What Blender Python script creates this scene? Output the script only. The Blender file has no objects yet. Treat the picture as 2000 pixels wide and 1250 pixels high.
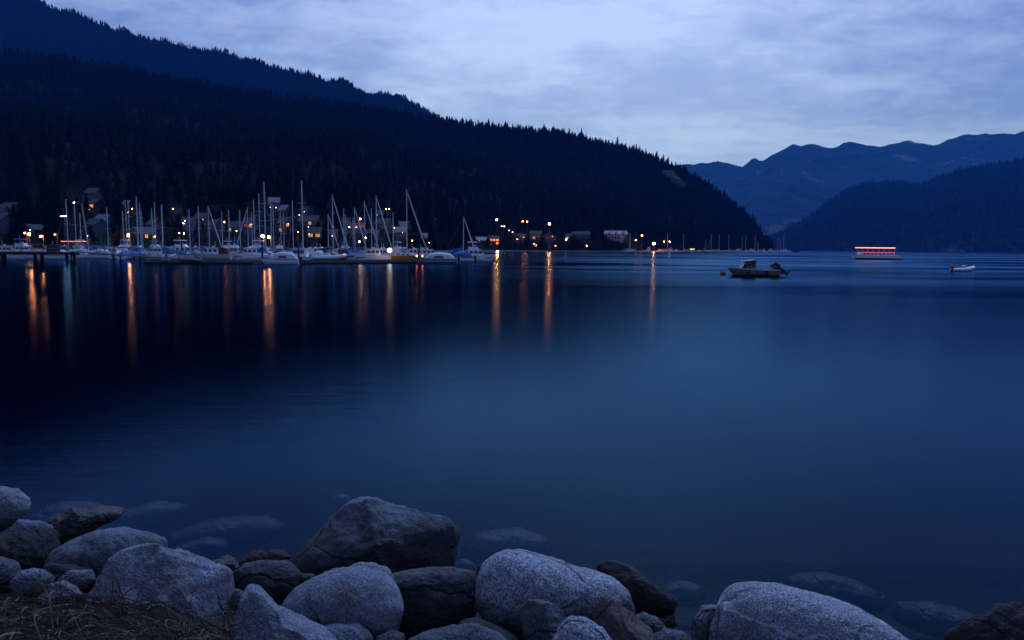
import bpy, bmesh, math, random
import numpy as np
from mathutils import Vector, Matrix, noise
random.seed(7); rng = np.random.default_rng(7)
R = math.radians; PI = math.pi
S = bpy.context.scene
C = S.collection

# ------------------------------------------------------------------ camera
FPX = 1400.0                      # focal length in pixels of a 2000 px wide frame
EYE = Vector((0, 0, 2.7))
PITCH, ROLL = R(5.75), R(-0.45)
cd = bpy.data.cameras.new('camera'); cam = bpy.data.objects.new('camera', cd); C.objects.link(cam)
cd.sensor_width = 36; cd.lens = 36 * FPX / 2000
cd.clip_start = 0.05; cd.clip_end = 40000
cam.matrix_world = Matrix.Translation(EYE) @ Matrix.Rotation(PI/2 - PITCH, 4, 'X') @ Matrix.Rotation(-ROLL, 4, 'Z')
S.camera = cam
CM = cam.matrix_world.to_3x3()

def ray(px, py):
    return (CM @ Vector(((px - 1000) / FPX, (625 - py) / FPX, -1))).normalized()
def pt(px, py, Y):                # point seen at a pixel, Y metres ahead
    d = ray(px, py); return EYE + d * (Y / d.y)
def hor(px):                      # horizon row at a column
    a, b = 0.0, 1250.0
    for _ in range(30):
        m = (a + b) / 2
        if ray(px, m).z > 0: a = m
        else: b = m
    return a
def gx(px, Y):                    # world x of a column at distance Y
    d = ray(px, hor(px)); return d.x * Y / d.y
def wl(px, py, z=0.0):            # point on the level z seen at a pixel
    d = ray(px, py); return EYE + d * ((z - EYE.z) / d.z)

# ------------------------------------------------------------------ node helpers
def nd(nt, kind, **kw):
    n = nt.nodes.new(kind)
    for k, v in kw.items():
        if k == 'i':
            for a, b in v.items(): n.inputs[a].default_value = b
        else: setattr(n, k, v)
    return n
def mth(nt, op, a, b=None, clamp=False):
    n = nt.nodes.new('ShaderNodeMath'); n.operation = op; n.use_clamp = clamp
    for k, v in enumerate((a, b)):
        if v is None: continue
        if isinstance(v, (int, float)): n.inputs[k].default_value = v
        else: nt.links.new(v, n.inputs[k])
    return n.outputs[0]
def maprange(nt, v, a, b, c, d, smooth=False):
    n = nt.nodes.new('ShaderNodeMapRange'); nt.links.new(v, n.inputs[0])
    if smooth: n.interpolation_type = 'SMOOTHSTEP'
    for k, x in enumerate((a, b, c, d)): n.inputs[k + 1].default_value = x
    return n.outputs[0]
def mix(nt, f, a, b, mode='MIX'):
    n = nt.nodes.new('ShaderNodeMix'); n.data_type = 'RGBA'; n.blend_type = mode
    for idx, v in ((0, f), (6, a), (7, b)):
        if isinstance(v, (int, float)): n.inputs[idx].default_value = v
        elif isinstance(v, tuple): n.inputs[idx].default_value = (*v, 1)
        else: nt.links.new(v, n.inputs[idx])
    return n.outputs[2]
def noi(nt, vec, scale, detail=3, rough=.5, dist=0.0):
    n = nt.nodes.new('ShaderNodeTexNoise'); n.inputs['Scale'].default_value = scale
    n.inputs['Detail'].default_value = detail; n.inputs['Roughness'].default_value = rough
    n.inputs['Distortion'].default_value = dist
    if vec is not None: nt.links.new(vec, n.inputs['Vector'])
    return n.outputs['Fac']

# ------------------------------------------------------------------ world: dusk sky behind thin high cloud
SUN_EL, SUN_ROT = R(-2.0), R(12)
W = bpy.data.worlds.new('World'); S.world = W; W.use_nodes = True
nt = W.node_tree; nt.nodes.clear(); L = nt.links.new
tc = nd(nt, 'ShaderNodeTexCoord'); sep = nd(nt, 'ShaderNodeSeparateXYZ'); L(tc.outputs['Generated'], sep.inputs[0])
dx, dy, dz = sep.outputs
sky = nd(nt, 'ShaderNodeTexSky', sky_type='NISHITA', sun_disc=False, sun_elevation=SUN_EL, sun_rotation=SUN_ROT)
sky.air_density = 1.3; sky.dust_density = .6; sky.ozone_density = 4
skyc = mix(nt, 1.0, sky.outputs[0], (1.1, 1.4, 2.3), 'MULTIPLY')
den = mth(nt, 'ADD', mth(nt, 'MAXIMUM', dz, 0.0), .16)
u = mth(nt, 'DIVIDE', dx, den); v = mth(nt, 'DIVIDE', dy, den)
cmb = nd(nt, 'ShaderNodeCombineXYZ'); L(u, cmb.inputs[0]); L(v, cmb.inputs[1])
mp = nd(nt, 'ShaderNodeMapping'); L(cmb.outputs[0], mp.inputs[0])
mp.inputs['Rotation'].default_value = (0, 0, R(-32)); mp.inputs['Scale'].default_value = (1.1, 2.0, 1); mp.inputs['Location'].default_value = (3.1, 1.7, 0)
n1 = noi(nt, mp.outputs[0], 1.0, 8, .62, .25)
n2 = noi(nt, cmb.outputs[0], 6.5, 6, .7, .3)
n3 = noi(nt, cmb.outputs[0], .75, 3, .55)
cl = mth(nt, 'ADD', mth(nt, 'MULTIPLY', n1, .52), mth(nt, 'ADD', mth(nt, 'MULTIPLY', n2, .26), mth(nt, 'MULTIPLY', n3, .32)))
def lobe(px, py, lo, hi):
    g = ray(px, py)
    dot = nd(nt, 'ShaderNodeVectorMath', operation='DOT_PRODUCT'); L(tc.outputs['Generated'], dot.inputs[0])
    dot.inputs[1].default_value = g
    return maprange(nt, dot.outputs['Value'], lo, hi, 0, 1, True)
glow = mth(nt, 'ADD', mth(nt, 'MULTIPLY', lobe(1080, 150, .90, .995), .75), mth(nt, 'MULTIPLY', lobe(1420, 60, .86, 1.0), .35))
cf = maprange(nt, cl, .44, .66, 0, 1, True)
cf = mth(nt, 'ADD', mth(nt, 'MULTIPLY', cf, .52), mth(nt, 'MULTIPLY', glow, .50), True)
ccol = mix(nt, cf, (.165, .235, .55), (.62, .75, 1.12))
hz = maprange(nt, dz, 0.0, .30, .5, 0, True)
ccol = mix(nt, hz, ccol, (.26, .43, .84))
tot = mix(nt, .12, ccol, skyc)
tot = mix(nt, 1.0, ccol, mix(nt, .10, (1, 1, 1), skyc), 'MULTIPLY')
tot = mix(nt, 1.0, tot, mix(nt, .06, (0, 0, 0), skyc), 'ADD')
# sky dimmed behind the viewer and overhead to set the fill light
back = maprange(nt, dy, -.55, .45, .72, 1.0, True)
up = maprange(nt, dz, .3, .85, 1, .5, True)
tot = mix(nt, 1.0, tot, (.87, 1.0, 1.13), 'MULTIPLY')
tot = mix(nt, 1.0, tot, mth(nt, 'MULTIPLY', back, up), 'MULTIPLY')
bg = nd(nt, 'ShaderNodeBackground'); L(tot, bg.inputs[0]); bg.inputs[1].default_value = 1.0
ow = nd(nt, 'ShaderNodeOutputWorld'); L(bg.outputs[0], ow.inputs[0])

sd = bpy.data.lights.new('afterglow', 'SUN'); sd.energy = 2.6; sd.angle = R(24); sd.color = (.34, .50, 1)
so = bpy.data.objects.new('afterglow', sd); C.objects.link(so); so.rotation_euler = (R(-38), R(14), 0)

S.view_settings.view_transform = 'Standard'; S.view_settings.look = 'None'
S.view_settings.exposure = 0; S.view_settings.gamma = 1
S.render.engine = 'CYCLES'
cy = S.cycles
cy.use_denoising = True; cy.max_bounces = 6; cy.diffuse_bounces = 2; cy.glossy_bounces = 3
cy.transparent_max_bounces = 12; cy.volume_bounces = 0; cy.transmission_bounces = 2
cy.sample_clamp_indirect = 6; cy.sample_clamp_direct = 0; cy.use_light_tree = True
cy.caustics_reflective = False; cy.caustics_refractive = False; cy.blur_glossy = .3

# ------------------------------------------------------------------ materials
MATS = {}
def pm(name, col, rough=.6, metal=0.0, var=.25, scale=4.0, bump=.0, spec=.4, c2=None):
    """painted / plain surface with a little soiling"""
    if name in MATS: return MATS[name]
    m = bpy.data.materials.new(name); m.use_nodes = True; nt = m.node_tree
    b = nt.nodes['Principled BSDF']; tc = nd(nt, 'ShaderNodeTexCoord')
    f = noi(nt, tc.outputs['Object'], scale, 5, .6)
    f = maprange(nt, f, .3, .72, 0, 1)
    dark = c2 if c2 else tuple(c * (1 - var) for c in col)
    nt.links.new(mix(nt, f, col, dark), b.inputs['Base Color'])
    b.inputs['Roughness'].default_value = rough; b.inputs['Metallic'].default_value = metal
    b.inputs['Specular IOR Level'].default_value = spec
    if bump:
        bn = nd(nt, 'ShaderNodeBump'); bn.inputs['Strength'].default_value = bump; bn.inputs['Distance'].default_value = .05
        nt.links.new(noi(nt, tc.outputs['Object'], scale * 3, 4, .6), bn.inputs['Height']); nt.links.new(bn.outputs[0], b.inputs['Normal'])
    MATS[name] = m; return m
def em(name, col, strength):
    if name in MATS: return MATS[name]
    m = bpy.data.materials.new(name); m.use_nodes = True; nt = m.node_tree; nt.nodes.clear()
    e = nd(nt, 'ShaderNodeEmission'); e.inputs[0].default_value = (*col, 1); e.inputs[1].default_value = strength
    o = nd(nt, 'ShaderNodeOutputMaterial'); nt.links.new(e.outputs[0], o.inputs[0]); MATS[name] = m; return m
WHITE = pm('white_gelcoat', (.90, .90, .92), .3, var=.18)
CREAM = pm('cream_gelcoat', (.55, .55, .52), .35)
GREYH = pm('grey_hull_paint', (.30, .32, .36), .4)
NAVY = pm('navy_paint', (.02, .035, .10), .35)
REDP = pm('red_paint', (.30, .03, .03), .45)
YELL = pm('yellow_hull_paint', (.42, .27, .03), .4)
BLUEC = pm('blue_canvas', (.03, .12, .42), .85)
GREENC = pm('green_tarp', (.02, .06, .045), .85)
WHITEC = pm('white_canvas', (.62, .64, .68), .9)
MAROON = pm('maroon_canvas', (.14, .03, .04), .85)
DGLASS = pm('dark_window_glass', (.012, .016, .025), .12, spec=.6, var=.1)
ALU = pm('aluminium_spar', (.52, .54, .58), .45, metal=.3)
WIRE = pm('rigging_wire', (.25, .26, .28), .4, metal=.6)
BLACKP = pm('black_plastic', (.012, .012, .014), .4)
TEAK = pm('teak_wood', (.16, .09, .05), .6)
WOODD = pm('weathered_dock_wood', (.15, .135, .125), .85, var=.5, scale=2, bump=.3)
PILE = pm('tarred_piling_wood', (.028, .024, .022), .9, bump=.4)
CONC = pm('dock_concrete', (.20, .20, .20), .9)
GALV = pm('galvanised_steel', (.20, .21, .23), .5, metal=.5)
RUBB = pm('rubber_fender', (.015, .015, .018), .7)

# ------------------------------------------------------------------ mesh builder
class MB:
    def __init__(s): s.v = []; s.f = []
    def add(s, vs, fs):
        o = len(s.v); s.v += [tuple(p) for p in vs]; s.f += [tuple(i + o for i in f) for f in fs]; return s
    def box(s, x0, x1, y0, y1, z0, z1):
        return s.add([(x0,y0,z0),(x1,y0,z0),(x1,y1,z0),(x0,y1,z0),(x0,y0,z1),(x1,y0,z1),(x1,y1,z1),(x0,y1,z1)],
                     [(3,2,1,0),(4,5,6,7),(0,1,5,4),(1,2,6,5),(2,3,7,6),(3,0,4,7)])
    def fr(s, bot, top):          # frustum between two equal loops
        n = len(bot)
        return s.add(list(bot) + list(top), [tuple(range(n))[::-1], tuple(range(n, 2*n))] + [(i, (i+1) % n, n + (i+1) % n, n + i) for i in range(n)])
    def tube(s, a, b, r0, r1=None, n=8):
        a = Vector(a); b = Vector(b); r1 = r0 if r1 is None else r1
        d = (b - a).normalized(); q = d.to_track_quat('Z', 'Y')
        ring = lambda c, r: [c + q @ Vector((r*math.cos(2*PI*k/n), r*math.sin(2*PI*k/n), 0)) for k in range(n)]
        return s.fr(ring(a, r0), ring(b, r1))
    def path(s, pts, r, n=8):
        """swept tube; r number or list"""
        pts = [Vector(p) for p in pts]; m = len(pts); rs = r if isinstance(r, (list, tuple)) else [r]*m
        vs = []; up = Vector((0, 0, 1))
        for i, p in enumerate(pts):
            d = (pts[min(i+1, m-1)] - pts[max(i-1, 0)]).normalized()
            a = d.cross(up);
            if a.length < 1e-3: a = Vector((1, 0, 0))
            a.normalize(); b = a.cross(d)
            for k in range(n):
                t = 2*PI*k/n; vs.append(p + (a*math.cos(t) + b*math.sin(t)) * rs[i])
        fs = [(i*n+k, i*n+(k+1) % n, (i+1)*n+(k+1) % n, (i+1)*n+k) for i in range(m-1) for k in range(n)]
        fs += [tuple(range(n))[::-1], tuple((m-1)*n+k for k in range(n))]
        return s.add(vs, fs)
    def ball(s, c, rx, ry=None, rz=None, nu=12, nv=8):
        ry = ry or rx; rz = rz or rx; vs = [(c[0], c[1], c[2]-rz)]
        for j in range(1, nv):
            t = -PI/2 + PI*j/nv
            for k in range(nu):
                a = 2*PI*k/nu; vs.append((c[0]+rx*math.cos(t)*math.cos(a), c[1]+ry*math.cos(t)*math.sin(a), c[2]+rz*math.sin(t)))
        vs.append((c[0], c[1], c[2]+rz)); fs = []
        for k in range(nu): fs.append((0, 1+(k+1) % nu, 1+k)); fs.append((len(vs)-1, 1+(nv-2)*nu+k, 1+(nv-2)*nu+(k+1) % nu))
        for j in range(nv-2):
            for k in range(nu): a = 1+j*nu; fs.append((a+k, a+(k+1) % nu, a+nu+(k+1) % nu, a+nu+k))
        return s.add(vs, fs)
    def build(s, name, mat, parent=None, smooth=False, label=None, loc=None):
        me = bpy.data.meshes.new(name); me.from_pydata(s.v, [], s.f); me.update()
        if mat: me.materials.append(mat)
        if smooth: me.polygons.foreach_set('use_smooth', [True]*len(me.polygons))
        o = bpy.data.objects.new(name, me); C.objects.link(o)
        if parent: o.parent = parent
        if label: o['label'] = label
        if loc: o.location = loc
        return o
def tag(o, label=None, cat=None, group=None, kind=None):
    if label: o['label'] = label
    if cat: o['category'] = cat
    if group: o['group'] = group
    if kind: o['kind'] = kind
    return o
def thing(name, label, cat, loc, rz=0, group=None, kind=None):
    o = bpy.data.objects.new(name, None); C.objects.link(o); o.location = loc; o.rotation_euler = (0, 0, rz)
    o.empty_display_size = .3
    return tag(o, label, cat, group, kind)
def interp(xs, ys, x):
    return float(np.interp(x, xs, ys))

# ------------------------------------------------------------------ terrain
def npgrid(name, P, mat, smooth=True, flip=False):
    """P: array (rows, cols, 3)"""
    r, c, _ = P.shape; me = bpy.data.meshes.new(name)
    idx = np.arange(r*c).reshape(r, c)
    q = np.stack([idx[:-1,:-1], idx[:-1,1:], idx[1:,1:], idx[1:,:-1]], -1).reshape(-1, 4)
    if flip: q = q[:, ::-1]
    n = len(q)
    me.vertices.add(r*c); me.vertices.foreach_set('co', P.reshape(-1).astype(np.float32))
    me.loops.add(n*4); me.loops.foreach_set('vertex_index', q.reshape(-1).astype(np.int32))
    me.polygons.add(n); me.polygons.foreach_set('loop_start', np.arange(0, n*4, 4, dtype=np.int32))
    me.polygons.foreach_set('use_smooth', np.full(n, smooth))
    me.update(calc_edges=True); me.materials.append(mat)
    o = bpy.data.objects.new(name, me); C.objects.link(o); return o

class Hill:
    """height field given by shore distance, crest distance and crest height per bearing"""
    def __init__(s, cols, base, crest, crest_py, power, wob, seed, drop=.6, foot=None):
        s.cols = cols; s.base = base; s.crest = crest
        s.cz = [max(0.5, pt(p, y, d).z) for p, y, d in zip(cols, crest_py, crest)]
        s.power = power; s.wob = wob; s.seed = seed; s.drop = drop
    def z(s, px, D):
        b = interp(s.cols, s.base, px); c = interp(s.cols, s.crest, px); H = interp(s.cols, s.cz, px)
        t = (D - b) / (c - b)
        if t < 0: return max(-6, t * (c - b) * .25)
        x = gx_fast(px, D); n = noise.fractal(Vector((x/s.wob, D/s.wob, s.seed)), 1.0, 2.1, 5)
        if t <= 1: z = H * t ** s.power * (1 - .0) ; w = min(1, t*4) * max(0, 1-t*.75)
        else: z = H * (1 - s.drop * (t - 1)**1.3); w = .3
        return z + n * w * H * .13
    def hit(s, px, py):
        d = ray(px, py); k = d.z / d.y; b = interp(s.cols, s.base, px); c = interp(s.cols, s.crest, px)
        D = b
        while D < c * 1.1:
            if s.z(px, D) >= EYE.z + k * D: return D
            D += 2
        return c
_h = [(p, ray(p, hor(p))) for p in range(-900, 3000, 20)]
_hp = [a for a, _ in _h]; _hx = [b.x / b.y for _, b in _h]
def gx_fast(px, D): return interp(_hp, _hx, px) * D

near = Hill([-500, -200, 0, 250, 500, 750, 850, 950, 1000, 1100, 1200, 1240, 1280, 1310, 1350, 1400, 1440, 1470, 1490, 1500, 1512],
            [215, 225, 235, 245, 262, 300, 360, 460, 520, 560, 610, 640, 680, 710, 750, 800, 850, 885, 910, 930, 960],
            [1050, 1080, 1120, 1180, 1220, 1270, 1290, 1300, 1300, 1290, 1270, 1260, 1245, 1230, 1210, 1180, 1150, 1120, 1090, 1060, 1020],
            [20, 70, 112, 144, 190, 218, 240, 251, 257, 271, 291, 303, 319, 334, 354, 388, 418, 446, 476, 486, 489], 1.22, 160, 3.3)
left_ridge = Hill([-700, -300, 0, 120, 200, 285, 400, 450, 500, 600, 635, 675, 725, 770, 800, 850, 900, 1000, 1150, 1300],
            [1400]*20, [2300]*20,
            [-180, -90, -22, 8, 38, 68, 96, 103, 122, 142, 152, 154, 177, 183, 197, 231, 262, 300, 340, 400], 1.05, 420, 9.1)
mid_right = Hill([1440, 1480, 1500, 1560, 1600, 1640, 1680, 1720, 1760, 1800, 1830, 1860, 1900, 1930, 1960, 2000, 2100, 2300, 2600, 2900],
            [2950, 2850, 2750, 2600, 2500, 2400, 2330, 2280, 2230, 2180, 2150, 2120, 2080, 2060, 2040, 2010, 1950, 1850, 1750, 1700],
            [3500]*8 + [3400]*4 + [3300]*8,
            [488, 480, 470, 440, 410, 380, 367, 362, 364, 366, 350, 335, 327, 322, 321, 316, 300, 290, 300, 320], .85, 330, 5.7)
far_right = Hill([1100, 1200, 1300, 1335, 1395, 1440, 1465, 1480, 1500, 1540, 1575, 1610, 1650, 1700, 1730, 1760, 1790, 1808, 1840, 1870, 1910, 1950, 2000, 2200, 2500, 2900],
            [4200]*26, [6200]*26,
            [400, 350, 326, 324, 318, 326, 311, 316, 301, 284, 285, 290, 276, 287, 279, 274, 279, 287, 272, 263, 259, 262, 257, 250, 270, 300], .9, 700, 1.9)

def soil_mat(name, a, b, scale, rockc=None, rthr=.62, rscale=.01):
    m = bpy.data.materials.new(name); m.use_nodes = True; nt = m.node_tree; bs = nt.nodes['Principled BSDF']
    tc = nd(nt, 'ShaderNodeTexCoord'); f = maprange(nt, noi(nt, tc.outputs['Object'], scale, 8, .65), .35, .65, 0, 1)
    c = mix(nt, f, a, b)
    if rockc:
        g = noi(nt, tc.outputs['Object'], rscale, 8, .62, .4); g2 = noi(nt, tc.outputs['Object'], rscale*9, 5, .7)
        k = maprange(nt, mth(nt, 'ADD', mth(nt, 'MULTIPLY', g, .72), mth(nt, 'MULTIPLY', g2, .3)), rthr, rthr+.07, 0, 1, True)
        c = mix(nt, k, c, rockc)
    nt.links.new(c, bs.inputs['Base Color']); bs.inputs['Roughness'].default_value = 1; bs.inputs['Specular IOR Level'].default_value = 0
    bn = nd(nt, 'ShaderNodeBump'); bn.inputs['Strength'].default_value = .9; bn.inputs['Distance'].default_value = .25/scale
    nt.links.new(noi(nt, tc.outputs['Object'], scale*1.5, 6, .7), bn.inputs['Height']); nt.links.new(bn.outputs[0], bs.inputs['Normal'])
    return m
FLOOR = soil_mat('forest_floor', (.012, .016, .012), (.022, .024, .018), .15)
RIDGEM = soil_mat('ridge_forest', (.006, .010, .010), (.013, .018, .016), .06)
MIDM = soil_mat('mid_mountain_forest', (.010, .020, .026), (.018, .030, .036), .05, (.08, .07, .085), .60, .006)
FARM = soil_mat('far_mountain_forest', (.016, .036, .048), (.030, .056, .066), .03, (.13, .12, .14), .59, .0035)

def hill_mesh(h, name, pxs, ts, mat, rough=0):
    P = np.zeros((len(ts), len(pxs), 3))
    for j, px in enumerate(pxs):
        b = interp(h.cols, h.base, px); c = interp(h.cols, h.crest, px)
        for i, t in enumerate(ts):
            D = b + t * (c - b); z = h.z(px, D); x = gx_fast(px, D)
            if rough and t > 0: z += rough * noise.fractal(Vector((x/rough/5, D/rough/5, 2)), .8, 2.2, 4)
            P[i, j] = (x, D, z)
    return tag(npgrid(name, P, mat, flip=False), kind='structure')
tsn = np.concatenate([[-.12, -.04, -.01], np.linspace(0, .2, 26)[:-1], np.linspace(.2, 1.1, 70), [1.25, 1.45, 1.7, 2]])
hill_mesh(near, 'forest_hill', np.concatenate([np.arange(-500, 1280, 14), np.arange(1280, 1513, 6)]), tsn, FLOOR)
ts2 = np.concatenate([np.linspace(-.05, 1.15, 110), [1.4, 1.8]])
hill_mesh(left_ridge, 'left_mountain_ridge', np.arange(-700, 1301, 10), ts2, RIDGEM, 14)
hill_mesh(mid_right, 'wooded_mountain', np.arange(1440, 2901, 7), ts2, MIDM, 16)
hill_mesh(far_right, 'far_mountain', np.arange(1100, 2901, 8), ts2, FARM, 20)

# ------------------------------------------------------------------ water, bed and bank
def bank_z(x, y):
    z = float(np.interp(y, [-30, 0, 2.2, 3.2, 4.2, 5.0, 6.0, 7.2, 9, 14, 30, 80], [1.3, 1.25, 1.12, .74, .2, -.12, -.42, -.75, -1.2, -2.4, -4.5, -6]))
    z += .25 * max(0, min(1, (-x - .2) / 1.5)) * (1 if y < 5.2 else max(0, 1 - (y-5.2)/2))
    if y < 4.9: z -= .34 * max(0, min(1, (x + 1.75) / .5)) * min(1, (4.9 - y) / .5)
    if x > .9 and 2.5 < y < 8: z -= .22 * min(1, (x - .9) / 1.2)
    return z + .09 * noise.fractal(Vector((x*.9, y*.9, 4)), 1, 2.1, 4) * min(1, 8/max(1, abs(y)))
ys = np.concatenate([np.linspace(-30, 2, 12), np.linspace(2.1, 9, 90), np.geomspace(9.4, 80, 24), [200, 1000, 5000, 14000]])
xs = np.concatenate([-np.geomspace(14000, 8, 22), np.linspace(-7, 7, 150), np.geomspace(8, 14000, 22)])
P = np.array([[(x, y, bank_z(x, y)) for x in xs] for y in ys])
BED = bpy.data.materials.new('gravelly_bank_soil'); BED.use_nodes = True; nt = BED.node_tree; bs = nt.nodes['Principled BSDF']
tc = nd(nt, 'ShaderNodeTexCoord')
v1 = nd(nt, 'ShaderNodeTexVoronoi'); v1.inputs['Scale'].default_value = 14; nt.links.new(tc.outputs['Object'], v1.inputs[0])
f = noi(nt, tc.outputs['Object'], 5, 6, .65)
c = mix(nt, f, (.012, .010, .009), (.05, .042, .036)); c = mix(nt, .25, c, v1.outputs['Color'], 'MULTIPLY')
nt.links.new(c, bs.inputs['Base Color']); bs.inputs['Roughness'].default_value = .95; bs.inputs['Specular IOR Level'].default_value = .15
bn = nd(nt, 'ShaderNodeBump'); bn.inputs['Strength'].default_value = .8; bn.inputs['Distance'].default_value = .03
nt.links.new(mth(nt, 'ADD', v1.outputs['Distance'], f), bn.inputs['Height']); nt.links.new(bn.outputs[0], bs.inputs['Normal'])
tag(npgrid('ground', P, BED), kind='structure')

WATER = bpy.data.materials.new('sea_water'); WATER.use_nodes = True; nt = WATER.node_tree; nt.nodes.clear()
tc = nd(nt, 'ShaderNodeTexCoord')
mpa = nd(nt, 'ShaderNodeMapping'); nt.links.new(tc.outputs['Object'], mpa.inputs[0]); mpa.inputs['Scale'].default_value = (.28, 1, 1)
mpb = nd(nt, 'ShaderNodeMapping'); nt.links.new(tc.outputs['Object'], mpb.inputs[0]); mpb.inputs['Scale'].default_value = (.012, .045, 1)
patch = noi(nt, mpb.outputs[0], 1.0, 5, .6, .3)
far_ = nd(nt, 'ShaderNodeSeparateXYZ'); nt.links.new(tc.outputs['Object'], far_.inputs[0])
wind = maprange(nt, patch, .28, .60, 0, 1, True)
wind = mth(nt, 'MULTIPLY', mth(nt, 'MULTIPLY', wind, maprange(nt, far_.outputs[1], 20, 90, .30, 1, True)), maprange(nt, far_.outputs[0], -30, 25, .12, 1, True))
rgh = maprange(nt, wind, 0, 1, .155, .275)
h1 = noi(nt, mpa.outputs[0], 2.2, 5, .65); h2 = noi(nt, mpa.outputs[0], 9, 3, .6)
hh = mth(nt, 'ADD', mth(nt, 'MULTIPLY', h1, 1.0), mth(nt, 'MULTIPLY', h2, .22))
bmp = nd(nt, 'ShaderNodeBump'); bmp.inputs['Distance'].default_value = .010; bmp.inputs['Strength'].default_value = .35
nt.links.new(hh, bmp.inputs['Height'])
gl = nd(nt, 'ShaderNodeBsdfGlossy', distribution='BECKMANN'); nt.links.new(rgh, gl.inputs['Roughness']); nt.links.new(bmp.outputs[0], gl.inputs['Normal'])
gl.inputs['Color'].default_value = (.18, .40, .70, 1)
tr = nd(nt, 'ShaderNodeBsdfTransparent'); tr.inputs[0].default_value = (.85, .93, 1, 1)
fre = nd(nt, 'ShaderNodeFresnel'); fre.inputs['IOR'].default_value = 1.29
mx = nd(nt, 'ShaderNodeMixShader'); nt.links.new(fre.outputs[0], mx.inputs[0]); nt.links.new(tr.outputs[0], mx.inputs[1]); nt.links.new(gl.outputs[0], mx.inputs[2])
va = nd(nt, 'ShaderNodeVolumeAbsorption'); va.inputs['Color'].default_value = (.72, .62, .55, 1); va.inputs['Density'].default_value = .9
ow = nd(nt, 'ShaderNodeOutputMaterial'); nt.links.new(mx.outputs[0], ow.inputs[0]); nt.links.new(va.outputs[0], ow.inputs['Volume'])
w = MB(); w.box(-9000, 9000, 1.0, 9000, -9, 0)
tag(w.build('water', WATER), kind='structure')

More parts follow.
